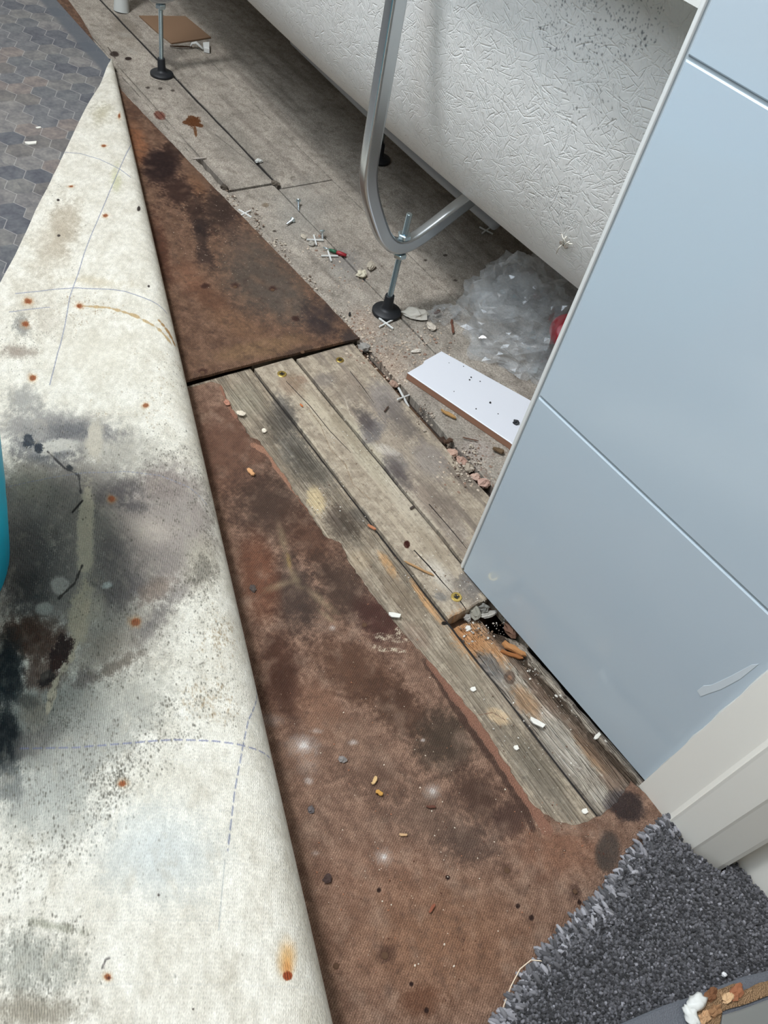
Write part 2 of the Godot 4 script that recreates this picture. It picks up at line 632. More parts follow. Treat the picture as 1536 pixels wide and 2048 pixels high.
func paint_fibre() -> Dictionary:
	# chopped strands of glass laid every way under resin
	var n := 1024
	var rg := RandomNumberGenerator.new()
	rg.seed = 3
	var f := PackedFloat32Array()
	f.resize(n * n)
	f.fill(0.3)
	for s in 5200:
		var p := Vector2(rg.randf() * n, rg.randf() * n)
		var a := rg.randf() * TAU
		var len := rg.randf_range(12, 60)
		var top := rg.randf_range(0.35, 0.75) * (1.0 if rg.randf() < 0.85 else 1.3)
		var bend := rg.randf_range(-0.012, 0.012)
		var width := 1 if rg.randf() < 0.7 else 2
		for t in int(len):
			p += Vector2(cos(a), sin(a))
			a += bend
			for dy in range(-width, width + 1):
				for dx in range(-width, width + 1):
					var i := posmod(int(p.y) + dy, n) * n + posmod(int(p.x) + dx, n)
					var v := top * (1.0 - 0.3 * (absi(dx) + absi(dy)) / float(width))
					if v > f[i]: f[i] = v
	var lump_map := seamless(n, n, 21, 0.02, 3).get_data()
	var d := PackedByteArray()
	d.resize(n * n)
	for i in n * n: d[i] = clampi(int((f[i] * 0.75 + lump_map[i] / 255.0 * 0.25) * 255.0), 0, 255)
	var im := Image.create_from_data(n, n, false, Image.FORMAT_L8, d)
	return {"fibre": ImageTexture.create_from_image(im), "fibre_tone": toned(im, Color(0.94, 0.94, 0.94), Color(1, 1, 1))}

const SHELL_RECT := Rect2(-2.1, 0.0, 1.8, 0.9)   # along z, along the profile
func paint_shell() -> ImageTexture:
	var p := Paint.new(2000, 1000, 60, 0.006, 0.03, 0.3)
	p.fill(c8(247, 245, 240), c8(253, 252, 248), 0.015)
	var rg := RandomNumberGenerator.new()
	rg.seed = 9
	p.place = func(px, py): return shell_px(px, py)
	p.specks(1230, 40, 130, 70, 420, 0.35, 0.9, c8(60, 62, 66), 0.7, rg)
	p.specks(1110, 350, 80, 60, 150, 0.35, 0.8, c8(80, 78, 76), 0.7, rg)
	p.specks(1200, 170, 70, 60, 90, 0.35, 0.8, c8(80, 78, 76), 0.6, rg)
	return p.texture()

func shell_px(px: float, py: float) -> Vector2:
	# where the line of sight meets the side of the bath, taken at x = 0.64
	var d := ray(px, py)
	var q := EYE + d * (0.64 / d.x)
	return Vector2((q.z - SHELL_RECT.position.x) / SHELL_RECT.size.x * 2000.0, clampf((0.545 - q.y) / 0.5, 0.0, 1.0) * 0.6 / 0.9 * 1000.0)

const HEX_SIDE := 0.0226
const HEX_TILE := Vector2(HEX_SIDE * 12.0, HEX_SIDE * 1.7320508 * 7.0)
func paint_hex() -> ImageTexture:
	var n := 720
	var p := Paint.new(n, n, 40, 0.012, 0.05, 0.25)
	var tones := [Color8(122, 119, 117), Color8(108, 108, 110), Color8(94, 95, 100), Color8(126, 117, 112), Color8(116, 114, 112), Color8(112, 108, 105), Color8(104, 105, 107)]
	var s := HEX_SIDE
	var row := s * 1.7320508
	var lines := c8(166, 162, 157)
	for y in n:
		for x in n:
			var X := x * HEX_TILE.x / n
			var Z := y * HEX_TILE.y / n
			var best := 9.0
			var second := 9.0
			var who := 0
			var c0 := int(floor(X / (1.5 * s)))
			for c in range(c0 - 1, c0 + 3):
				var off := 0.5 * row if posmod(c, 2) == 1 else 0.0
				var k := int(round((Z - off) / row))
				var dx := X - c * 1.5 * s
				var dz := Z - (k * row + off)
				var d := dx * dx + dz * dz
				if d < best:
					second = best
					best = d
					who = posmod(c, 8) * 31 + posmod(k, 7) * 7
				elif d < second:
					second = d
			var i := y * n + x
			var col: Color = tones[(who * 13 + who / 3) % 7]
			var m := (p.n1[i] - 128) / 128.0 * 0.16 + (p.n2[i] - 128) / 128.0 * 0.1
			var edge := clampf(1.3 - (sqrt(second) - sqrt(best)) / 0.0011, 0.0, 1.0)
			p.r[i] = lerpf(col.r * (1.0 + m), lines.r, edge)
			p.g[i] = lerpf(col.g * (1.0 + m), lines.g, edge)
			p.b[i] = lerpf(col.b * (1.0 + m * 0.8), lines.b, edge)
	return p.texture()

const NEAR_RECT := Rect2(0.08, -0.72, 0.42, 0.86)
func paint_hard_near() -> ImageTexture:
	var p := Paint.new(1000, 1900, 70, 0.02, 0.07, 0.4)
	var rg := RandomNumberGenerator.new()
	rg.seed = 4
	p.place = func(px, py): return (P2(px, py, 0.004) - NEAR_RECT.position) / NEAR_RECT.size * Vector2(1000, 1900)
	p.fill(c8(128, 101, 86), c8(155, 126, 108), 0.16, 1.0)
	var dark := c8(80, 65, 57)
	p.at(470, 900, 120, 140, 20, c8(114, 84, 70), 0.7)
	p.at(540, 1010, 130, 110, 40, dark, 0.85, 0.7, 0.8)
	p.at(620, 1080, 110, 60, 50, c8(92, 66, 54), 0.7, 0.6, 0.8)
	p.at(590, 1190, 120, 70, 70, c8(78, 66, 60), 0.9, 0.7, 0.8)
	p.at(690, 1180, 130, 60, 50, dark, 0.85, 0.6, 0.7)
	p.at(760, 1240, 90, 60, 50, c8(84, 58, 52), 0.85, 0.5, 0.7)
	p.at(520, 1150, 50, 120, -10, c8(120, 80, 62), 0.7)
	p.at(560, 1350, 60, 150, -8, c8(78, 54, 44), 0.85, 0.5, 0.7)  # stain, with the shade beside the vinyl fold painted in
	p.at(720, 1350, 150, 70, 35, c8(98, 72, 58), 0.8, 0.6)
	p.at(640, 1420, 60, 90, -30, c8(140, 104, 84), 0.5)
	p.at(800, 1420, 110, 60, 40, c8(88, 66, 54), 0.8, 0.7)
	p.at(890, 1480, 90, 90, 40, c8(80, 68, 58), 0.9, 0.6, 0.7)
	p.at(955, 1590, 100, 60, 55, c8(88, 68, 58), 0.9, 0.6, 0.7)
	p.at(930, 1680, 90, 60, 20, c8(92, 76, 68), 0.8, 0.8, 0.8)
	p.at(760, 1560, 110, 60, 20, c8(102, 80, 68), 0.6, 0.8, 0.8)
	p.at(1020, 1640, 50, 60, 60, c8(86, 66, 58), 0.8)
	p.at(870, 1640, 130, 70, 20, c8(112, 92, 80), 0.5, 0.8)
	p.at(700, 1480, 110, 50, 30, c8(150, 122, 104), 0.35, 0.8)
	p.at(760, 1750, 160, 90, 0, c8(164, 124, 102), 0.3, 0.7)
	p.at(880, 1880, 300, 210, 0, c8(146, 107, 82), 0.55, 0.3, 0.9)
	p.at(1120, 1700, 130, 90, 0, c8(146, 102, 80), 0.5, 0.4, 0.9)
	# pale drifts of dust and salts
	for s in [[565, 1080, 12, 60, -15], [585, 1150, 12, 45, -30], [640, 1200, 60, 12, 40], [560, 1170, 50, 12, -20], [655, 1235, 36, 8, 40]]:
		p.at(s[0], s[1], s[2], s[3], s[4], c8(168, 150, 122), 0.55, 0.7, 0.9)
	p.at(578, 1125, 6, 28, -12, c8(190, 160, 100), 0.5, 0.8, 0.9)
	# lacy white growth
	for s in [[775, 1275, 40, 12, 10], [790, 1300, 34, 8, 5], [800, 1262, 18, 16, 30], [755, 1296, 26, 8, 20], [800, 1280, 30, 8, 0]]:
		p.at(s[0], s[1], s[2], s[3], s[4], c8(224, 214, 190), 0.95, 0.9, 0.3, 0.4)
	for s in [[605, 1492, 46, 30, 0, 0.55], [606, 1491, 18, 12, 0, 1.0], [864, 1582, 24, 20, 0, 0.5], [864, 1582, 8, 8, 0, 0.9], [768, 1714, 26, 24, 0, 0.45], [768, 1714, 9, 9, 0, 1.0], [845, 1480, 8, 6, 0, 0.8], [617, 1562, 12, 12, 0, 0.6], [664, 1255, 10, 8, 0, 0.6], [705, 1485, 14, 8, 0, 0.6], [632, 1462, 18, 8, 0, 0.5], [630, 1706, 12, 8, 0, 0.4], [545, 1440, 40, 20, 0, 0.3], [616, 1530, 30, 30, 0, 0.25]]:
		p.at(s[0], s[1], s[2], s[3], s[4], c8(228, 222, 218), s[5], 0.9, 0.9)
	# scuffed paler drifts
	p.over(p.cloud(171, 0.012, 4), 0.56, 0.9, c8(164, 140, 123), 0.5)
	p.over(p.cloud(173, 0.03, 3), 0.6, 0.95, c8(96, 76, 66), 0.5)
	# dark round stains in the corner
	p.at(1216, 1702, 30, 50, 5, c8(84, 74, 68), 0.9, 0.25, 0.4)
	p.at(1255, 1612, 46, 34, 30, c8(66, 56, 54), 0.95, 0.4, 0.4)
	p.at(1150, 1786, 20, 26, 0, c8(70, 52, 46), 0.8, 0.7, 0.9)
	p.at(770, 1908, 24, 28, 0, c8(84, 62, 52), 0.7, 0.5, 0.9)
	p.at(1014, 1742, 26, 22, 0, c8(92, 70, 60), 0.6, 0.6, 0.9)
	p.at(845, 2000, 60, 40, 0, c8(104, 70, 52), 0.6, 0.7)
	p.at(672, 1932, 8, 10, 0, c8(90, 60, 48), 0.8)
	for s in [[822, 1968], [852, 2020], [1148, 1782], [1062, 1835], [1158, 1804], [895, 1755], [757, 1780], [1035, 1812]]:
		p.at(s[0], s[1], 6, 7, 0, c8(48, 34, 30), 0.9, 0.4, 0.5)
	p.specks(860, 1850, 350, 230, 420, 0.4, 1.2, c8(72, 48, 38), 0.6, rg)
	p.specks(760, 1500, 260, 380, 260, 0.4, 1.1, c8(214, 200, 180), 0.75, rg)
	p.specks(640, 1100, 160, 240, 130, 0.4, 1.0, c8(200, 186, 166), 0.7, rg)
	p.specks(1160, 1660, 120, 80, 90, 0.4, 1.4, c8(96, 52, 40), 0.7, rg)
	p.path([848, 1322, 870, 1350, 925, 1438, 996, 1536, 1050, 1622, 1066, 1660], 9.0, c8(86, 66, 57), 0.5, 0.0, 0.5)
	p.grunge(0.05, 0.06, 0.1)
	p.path([443, 772, 456, 800, 470, 832], 8.0, c8(158, 116, 97), 0.8, 0.0, 0.3)
	p.path([508, 890, 540, 905, 556, 935, 580, 965, 598, 988], 11.0, c8(172, 130, 108), 0.85, 0.0, 0.3)
	p.path([600, 1000, 640, 1050, 668, 1072], 5.0, c8(134, 98, 82), 0.8, 0.0, 0.4)
	p.path([862, 1326, 880, 1352, 944, 1436, 1014, 1536, 1070, 1622, 1094, 1660], 13.0, c8(152, 112, 94), 0.7, 0.0, 0.3)
	return p.texture()

const FAR_RECT := Rect2(0.22, -1.6, 0.36, 0.92)
func paint_hard_far() -> ImageTexture:
	var p := Paint.new(700, 1500, 80, 0.025, 0.08, 0.4)
	var rg := RandomNumberGenerator.new()
	rg.seed = 5
	p.place = func(px, py): return (P2(px, py, 0.006) - FAR_RECT.position) / FAR_RECT.size * Vector2(700, 1500)
	p.fill(c8(108, 82, 66), c8(130, 102, 84), 0.16, 1.0)
	p.at(272, 290, 30, 60, -15, c8(160, 104, 70), 0.6)
	p.at(270, 225, 22, 22, 20, c8(96, 70, 56), 0.8)
	p.at(320, 240, 40, 30, 45, c8(92, 66, 52), 0.8)
	p.at(395, 380, 46, 20, 55, c8(130, 92, 66), 0.5)
	p.at(320, 500, 24, 110, -12, c8(92, 60, 46), 0.8, 0.6, 0.8)
	p.at(380, 560, 60, 40, 50, c8(138, 98, 76), 0.7, 0.7, 0.9)
	p.at(470, 650, 90, 30, 25, c8(136, 104, 80), 0.6)
	p.at(520, 700, 130, 26, -12, c8(142, 114, 86), 0.7)
	p.at(520, 560, 130, 90, 42, c8(98, 87, 78), 0.95, 0.6, 0.7)
	p.at(570, 600, 90, 60, 45, c8(106, 95, 86), 0.85, 0.6, 0.8)
	p.at(500, 500, 70, 50, 45, c8(104, 92, 82), 0.7, 0.7, 0.9)
	p.at(640, 640, 60, 50, 45, c8(62, 54, 54), 0.9, 0.5, 0.8)
	p.at(440, 430, 50, 70, -25, c8(62, 48, 42), 0.9, 0.6, 0.7)
	p.at(470, 480, 40, 50, -20, c8(112, 92, 80), 0.5)
	p.at(400, 460, 22, 60, -8, c8(46, 36, 34), 0.85, 0.6, 0.7)
	p.at(410, 520, 22, 36, -25, c8(58, 46, 42), 0.7, 0.8)
	p.at(322, 335, 46, 46, 0, c8(44, 30, 28), 0.95, 0.5, 0.5)
	p.at(322, 335, 66, 62, 0, c8(40, 26, 24), 0.95, 0.4, 0.6, 0.55)
	p.at(350, 300, 30, 34, 30, c8(54, 38, 32), 0.8, 0.6)
	p.at(355, 385, 44, 40, 30, c8(58, 40, 34), 0.85, 0.8)
	p.at(390, 420, 30, 40, 0, c8(60, 44, 38), 0.7, 0.8)
	p.at(420, 600, 60, 30, 30, c8(110, 78, 60), 0.6)
	p.at(600, 705, 40, 12, -14, c8(70, 56, 48), 0.7)
	p.over(p.cloud(181, 0.012, 4), 0.56, 0.9, c8(146, 116, 94), 0.45)
	p.over(p.cloud(183, 0.03, 3), 0.6, 0.95, c8(78, 62, 54), 0.5)
	p.at(700, 680, 30, 20, 30, c8(66, 58, 56), 0.8)
	for s in [[470, 574], [545, 580], [590, 640], [405, 745], [410, 575]]:
		p.at(s[0], s[1], 12, 8, 0, c8(64, 40, 34), 0.8, 0.5, 0.8)
	p.specks(430, 470, 90, 110, 240, 0.4, 1.3, c8(216, 204, 186), 0.8, rg)
	p.specks(560, 590, 120, 90, 260, 0.4, 1.1, c8(206, 196, 180), 0.7, rg)
	p.specks(450, 450, 30, 30, 60, 0.5, 1.4, c8(222, 206, 184), 0.8, rg)
	p.grunge(0.06, 0.08, 0.12)
	return p.texture()

const BACK_RECT := Rect2(-0.12, 0.0, 0.62, 1.75)   # across (from the outermost line of the fold), along the fold
func sheet_find(px: float, py: float) -> Vector2:
	# (across, along) of the place of the turned-back sheet that is seen there
	var g := P(px, py, 0.06)
	var s := (Vector2(g.x, g.z) - FOLD).dot(ALONG)
	var q := maxf(0.0, -(Vector2(g.x, g.z) - FOLD).dot(SIDE) - fold_radius(s))
	var a := PI * fold_radius(s) + q
	for i in 14:
		var e := Vector2(px, py) - seen_at(sheet_point(s, a))
		if e.length() < 0.3: break
		var ds := (seen_at(sheet_point(s + 0.001, a)) - seen_at(sheet_point(s, a))) / 0.001
		var da := (seen_at(sheet_point(s, a + 0.001)) - seen_at(sheet_point(s, a))) / 0.001
		var det := ds.x * da.y - ds.y * da.x
		if absf(det) < 1.0: break
		s += clampf((e.x * da.y - e.y * da.x) / det, -0.05, 0.05)
		a += clampf((ds.x * e.y - ds.y * e.x) / det, -0.03, 0.03)
		a = maxf(a, 0.35 * PI * fold_radius(s))
	return Vector2(a - PI * 0.5 * fold_radius(s), s)

func paint_backing() -> ImageTexture:
	var W := 1024
	var H := 2048
	var p := Paint.new(W, H, 90, 0.018, 0.07, 0.4)
	var rg := RandomNumberGenerator.new()
	rg.seed = 6
	p.place = func(px, py): return (sheet_find(px, py) - BACK_RECT.position) / BACK_RECT.size * Vector2(W, H)
	p.fill(c8(226, 219, 203), c8(238, 233, 220), 0.04, 1.0)
	# faint ruled squares printed on the back, and the darker rules between sheets
	var ink := c8(146, 149, 166)
	var to_px := func(w0: float, z0: float) -> Vector2:
		var q := Vector2(w0, z0)
		return (Vector2(q.dot(SIDE), q.dot(ALONG)) - BACK_RECT.position) / BACK_RECT.size * Vector2(W, H)
	for i in 40:
		var z := 0.0 + i * 0.0385
		p.line(PackedVector2Array([to_px.call(0.02, z), to_px.call(-0.62, z)]), 0.3, c8(196, 194, 190), 0.4, 5.0)
	for i in 12:
		var x := -i * 0.0385
		p.line(PackedVector2Array([to_px.call(x, 0.0), to_px.call(x, 1.9)]), 0.3, c8(204, 202, 196), 0.35, 4.0)
	# mould greys
	p.at(140, 1070, 235, 250, 0, c8(142, 136, 129), 0.95, 0.4, 0.42)
	p.at(330, 1050, 140, 190, 8, c8(160, 150, 142), 0.9, 0.4, 0.5)
	p.at(110, 860, 160, 60, 4, c8(150, 147, 143), 0.85, 0.5, 0.6)
	p.at(100, 1440, 200, 150, -20, c8(150, 149, 140), 0.85, 0.4, 0.6)
	p.at(260, 1400, 130, 100, -30, c8(176, 173, 161), 0.7, 0.6, 0.8)
	p.at(90, 1580, 150, 90, -25, c8(168, 169, 161), 0.8, 0.5, 0.8)
	p.at(250, 1250, 150, 120, -30, c8(166, 159, 147), 0.8, 0.5, 0.7)
	p.at(180, 1480, 190, 90, -25, c8(172, 171, 162), 0.7, 0.5, 0.8)
	p.at(230, 900, 140, 90, 10, c8(176, 171, 160), 0.7, 0.6, 0.8)
	p.at(400, 1120, 60, 70, 0, c8(186, 178, 160), 0.7, 0.7, 0.8)
	p.at(408, 1140, 36, 36, 0, c8(122, 116, 106), 0.65, 0.9, 0.8)
	p.at(70, 1120, 100, 130, 5, c8(92, 90, 88), 0.85, 0.6, 0.8)
	p.at(60, 1180, 60, 70, 5, c8(74, 72, 71), 0.8, 0.6, 0.8)
	p.at(90, 900, 90, 40, 10, c8(98, 100, 104), 0.75, 0.8, 0.8)
	p.at(160, 860, 110, 30, 5, c8(104, 104, 107), 0.75, 0.8, 0.8)
	p.at(50, 800, 50, 40, 20, c8(150, 148, 143), 0.7, 0.8, 0.8)
	p.at(60, 960, 70, 50, 10, c8(172, 166, 152), 0.7, 0.7)
	p.at(240, 980, 70, 36, -10, c8(98, 93, 92), 0.85, 0.8, 0.8)
	p.at(270, 1010, 40, 22, 20, c8(88, 84, 84), 0.7, 0.9, 0.8)
	p.at(230, 1110, 50, 80, 0, c8(116, 110, 108), 0.8, 0.7, 0.8)
	p.at(310, 1060, 70, 44, 20, c8(190, 178, 166), 0.7, 0.8, 0.8)
	p.at(330, 1120, 60, 50, 0, c8(146, 137, 130), 0.7, 0.7)
	p.at(330, 970, 60, 40, 20, c8(140, 128, 122), 0.7, 0.8)
	p.at(250, 1180, 100, 46, -15, c8(112, 106, 104), 0.8, 0.7, 0.8)
	p.at(310, 1180, 60, 30, -30, c8(136, 120, 108), 0.7, 0.7)
	p.at(300, 1245, 80, 34, -52, c8(92, 86, 85), 0.7, 0.7, 1.0)
	p.at(350, 1190, 50, 28, -50, c8(120, 113, 109), 0.5, 0.7, 1.0)
	p.at(200, 1300, 100, 50, -20, c8(158, 148, 134), 0.7, 0.7)
	p.at(230, 1330, 70, 20, -25, c8(112, 102, 90), 0.7, 0.8)
	p.at(170, 1350, 40, 20, -30, c8(120, 112, 106), 0.7, 0.8)
	p.at(60, 1275, 100, 60, 0, c8(80, 58, 47), 0.9, 0.6, 0.6)
	p.at(85, 1345, 60, 50, 0, c8(92, 72, 62), 0.85, 0.8, 0.7)
	p.at(15, 1340, 44, 110, 0, c8(36, 40, 42), 0.95, 0.5, 0.6)
	p.at(10, 1480, 40, 90, 0, c8(30, 34, 36), 0.95, 0.5, 0.5)
	p.at(70, 1480, 70, 30, -30, c8(120, 116, 110), 0.7, 0.8)
	p.at(20, 1560, 40, 60, 0, c8(118, 120, 116), 0.7, 0.7)
	# paler bands over the grey
	p.at(140, 1080, 230, 250, 0, c8(80, 77, 74), 0.75, 0.5, 1.0, 0.36)
	p.at(150, 1090, 230, 250, 0, c8(196, 189, 177), 0.6, 0.5, 1.0, 0.42)
	p.at(120, 1450, 200, 140, -20, c8(96, 94, 86), 0.6, 0.5, 1.0, 0.42)
	p.at(120, 860, 170, 60, 0, c8(88, 88, 90), 0.7, 0.5, 1.0, 0.4)
	p.at(120, 1640, 130, 90, -30, c8(182, 182, 173), 0.6, 0.6, 0.9)
	p.at(172, 1060, 20, 130, 2, c8(204, 194, 172), 1.3, 0.7, 0.5)
	p.at(163, 1220, 28, 80, 10, c8(196, 185, 162), 1.3, 0.8, 0.5)
	p.at(190, 1215, 30, 50, 0, c8(186, 178, 162), 0.9, 0.8, 0.7)
	p.at(120, 1170, 24, 22, 20, c8(186, 182, 174), 1.2, 0.7, 0.5)
	p.at(90, 1215, 22, 16, 0, c8(178, 176, 168), 1.1, 0.7, 0.5)
	p.at(215, 1168, 14, 10, -20, c8(206, 212, 206), 0.8, 0.7, 0.5)
	p.at(110, 890, 60, 18, -6, c8(206, 202, 192), 1.2, 0.8, 0.5)
	p.at(190, 880, 24, 60, 0, c8(204, 196, 180), 1.1, 0.8, 0.6)
	p.at(300, 1060, 60, 30, 20, c8(196, 184, 172), 0.5, 0.9, 0.8)
	p.at(70, 1420, 40, 40, 0, c8(140, 132, 118), 0.7, 0.8, 0.6)
	p.at(60, 1400, 24, 24, 0, c8(92, 90, 84), 0.7, 0.7, 0.6)
	p.path([95, 1420, 110, 1360, 140, 1310, 160, 1260, 175, 1200], 4.0, c8(200, 188, 164), 0.7, 0.0, 0.8)
	# torn dark places
	p.at(124, 1298, 20, 34, 22, c8(52, 38, 34), 1.0, 1.0, 0.25)
	p.at(112, 1325, 12, 22, 30, c8(60, 42, 36), 1.0, 1.0, 0.25)
	p.at(94, 1352, 22, 12, -45, c8(46, 38, 36), 1.0, 1.1, 0.25)
	p.at(58, 880, 13, 15, 20, c8(58, 64, 72), 1.0, 1.0, 0.25)
	p.at(77, 893, 10, 11, 0, c8(52, 58, 66), 1.0, 1.0, 0.25)
	p.at(140, 934, 9, 8, 0, c8(58, 60, 62), 0.9, 0.9, 0.3)
	p.path([95, 900, 130, 935, 158, 950, 162, 985], 1.2, c8(70, 68, 68), 0.8, 0.0, 0.8)
	p.path([165, 1000, 145, 1025], 1.4, c8(46, 42, 40), 0.9)
	p.path([165, 1130, 150, 1165, 118, 1195], 1.5, c8(72, 66, 62), 0.8, 0.0, 0.6)
	# specks of black mould
	var blk := c8(84, 80, 70)
	for q in [[390, 950, 50, 80, 0, 110, 7], [340, 910, 70, 60, 0, 70, 6], [420, 1020, 34, 80, 0, 80, 7], [405, 1150, 46, 50, 0, 60, 12], [425, 1080, 30, 70, 0, 60, 6], [405, 1320, 70, 90, 0, 70, 6], [330, 1420, 120, 70, -20, 110, 6], [440, 1400, 60, 70, 0, 40, 6], [320, 1490, 100, 50, -30, 90, 6], [420, 800, 60, 110, 0, 60, 5], [350, 740, 90, 100, 0, 60, 5], [240, 1545, 60, 50, -40, 70, 14], [200, 1600, 60, 34, -40, 50, 9], [120, 1560, 150, 110, -20, 130, 6], [130, 1690, 150, 50, -25, 110, 5], [60, 1740, 80, 60, 0, 60, 5], [80, 1880, 110, 70, 0, 120, 8], [60, 1970, 130, 80, 0, 120, 8], [60, 650, 50, 40, 0, 40, 8], [40, 700, 40, 60, 0, 40, 6], [110, 640, 60, 60, 0, 40, 6], [100, 1010, 150, 190, 0, 200, 7], [310, 1010, 130, 130, 0, 150, 6], [250, 1230, 150, 130, 0, 160, 7], [130, 470, 36, 90, 0, 60, 6], [205, 222, 24, 26, 0, 30, 6], [110, 420, 20, 90, 0, 30, 6], [150, 1380, 150, 80, -20, 120, 7], [420, 1230, 40, 60, 0, 40, 5]]:
		p.colonies(q[0], q[1], q[2], q[3], q[4], int(q[5] * 0.7), q[6], 5.5, 0.2, 1.1, blk, 0.7, rg)
	for q in [[440, 1270, 40, 60], [420, 1400, 60, 40], [370, 640, 40, 60], [150, 620, 90, 40], [300, 780, 120, 100]]:
		p.colonies(q[0], q[1], q[2], q[3], 0, 40, 8, 5.0, 0.4, 1.4, c8(160, 138, 108), 0.6, rg)
	# lower left: greenish grey damp, bluish clean ground
	p.at(320, 1700, 190, 150, 10, c8(214, 219, 216), 0.7, 0.6, 0.9)
	p.at(60, 1920, 130, 90, 10, c8(150, 152, 142), 0.6, 0.9, 0.8)
	p.at(60, 2020, 170, 50, 0, c8(150, 142, 126), 0.8, 0.8, 0.8)
	p.at(110, 1850, 80, 14, 10, c8(128, 128, 108), 0.5, 0.9, 0.9)
	# top of the flap
	p.at(130, 450, 40, 80, 15, c8(182, 168, 146), 0.6, 0.9, 0.9)
	p.at(205, 225, 30, 30, 0, c8(176, 166, 136), 0.6, 0.8, 0.9)
	p.at(232, 355, 14, 40, 0, c8(206, 204, 164), 0.7, 0.8, 0.9)
	p.at(190, 560, 100, 14, 6, c8(206, 190, 158), 0.4, 0.9, 0.9)
	p.at(100, 640, 60, 50, 0, c8(206, 196, 180), 0.6, 0.9, 0.9)
	p.at(46, 650, 24, 30, 0, c8(124, 124, 120), 0.8, 0.9, 0.7)
	p.at(40, 705, 50, 20, 0, c8(146, 132, 118), 0.7, 0.9, 0.8)
	p.path([165, 606, 215, 612, 270, 630, 315, 655, 345, 690], 2.2, c8(196, 170, 128), 0.6, 0.0, 0.9)
	p.path([318, 640, 340, 668, 350, 690], 2.5, c8(172, 136, 92), 0.7, 0.0, 0.9)
	p.over(p.cloud(197, 0.03, 4), 0.6, 0.95, c8(198, 189, 171), 0.45)
	p.at(110, 480, 60, 110, 18, c8(186, 173, 152), 0.6, 0.7, 1.0)
	p.at(60, 600, 50, 90, 10, c8(196, 186, 168), 0.6, 0.7, 1.0)
	p.at(200, 700, 180, 90, 0, c8(222, 214, 196), 0.5, 0.7, 1.0)
	# printed rules
	p.path([262, 290, 225, 370, 185, 465, 160, 535, 140, 590, 120, 690, 100, 770], 0.8, ink, 0.8)
	p.path([118, 302, 160, 306, 200, 318, 240, 338, 262, 355], 0.8, ink, 0.8)
	p.path([32, 590, 90, 580, 150, 573, 200, 573, 250, 581, 300, 600, 335, 628], 0.8, ink, 0.8)
	p.path([20, 628, 60, 620, 100, 613], 0.7, ink, 0.8)
	p.path([10, 975, 90, 955, 170, 945, 250, 942, 320, 950, 380, 975, 415, 1010], 0.7, ink, 0.55, 7.0)
	p.path([40, 1495, 150, 1490, 250, 1483, 350, 1478, 430, 1481, 500, 1494, 540, 1515], 0.55, c8(120, 124, 160), 0.75, 16.0)
	p.path([516, 1370, 497, 1440, 488, 1482, 470, 1580, 456, 1700], 0.9, ink, 0.7, 13.0)
	p.path([450, 1720, 438, 1860], 0.7, c8(196, 196, 190), 0.7)
	# rust round the old nail holes
	for s in [[208, 291, 8, 4], [143, 374, 8, 4], [211, 430, 10, 6], [57, 604, 13, 10], [158, 607, 11, 8], [52, 650, 12, 10], [67, 757, 11, 9], [292, 809, 10, 7], [224, 995, 12, 10], [272, 1243, 16, 14], [245, 1565, 14, 12], [216, 1952, 11, 11], [239, 231, 4, 8]]:
		p.at(s[0], s[1], s[2] * 1.35, s[3] * 1.35, 0, c8(206, 156, 106), 0.5, 0.8, 0.9)
		p.at(s[0], s[1], s[2] * 0.75, s[3] * 0.75, 0, c8(142, 78, 44), 0.9, 0.6, 0.6)
	p.at(576, 1912, 26, 56, 4, c8(224, 168, 98), 0.75, 0.4, 1.0)
	p.at(576, 1935, 16, 26, 0, c8(206, 130, 60), 0.6, 0.4, 1.0)
	p.at(576, 1950, 11, 11, 0, c8(140, 66, 34), 1.0, 0.15, 0.3)
	p.at(219, 1955, 4, 4, 0, c8(84, 40, 28), 1.0, 0.15, 0.4)
	p.path([205, 1935, 212, 1918, 220, 1915], 0.9, c8(110, 104, 100), 0.7)
	for s in [[278, 417, 4, 6], [118, 470, 4, 3], [387, 2018, 3, 3], [117, 402, 4, 3], [298, 572, 3, 3], [318, 1790, 3, 3]]:
		p.at(s[0], s[1], s[2], s[3], 0, c8(52, 44, 40), 0.9, 0.3, 0.4)
	p.specks(300, 1700, 250, 300, 130, 0.4, 1.0, c8(120, 116, 108), 0.5, rg)
	p.grunge(0.025, 0.05, 0.05)
	# the scrim of the cloth stands out where mould has taken it
	for y in H:
		for x in W:
			var i := y * W + x
			var m := clampf((0.84 - (p.r[i] + p.g[i] + p.b[i]) / 3.0) / 0.4, 0.0, 1.0)
			if m <= 0.0: continue
			var f := 1.0 + m * 0.22 * sin(x * 2.3 + 0.7 * sin(y * 0.55 + (x / 3) * 1.9)) * (0.5 + p.n2[i] / 255.0)
			p.r[i] *= f
			p.g[i] *= f
			p.b[i] *= f
	return p.texture()

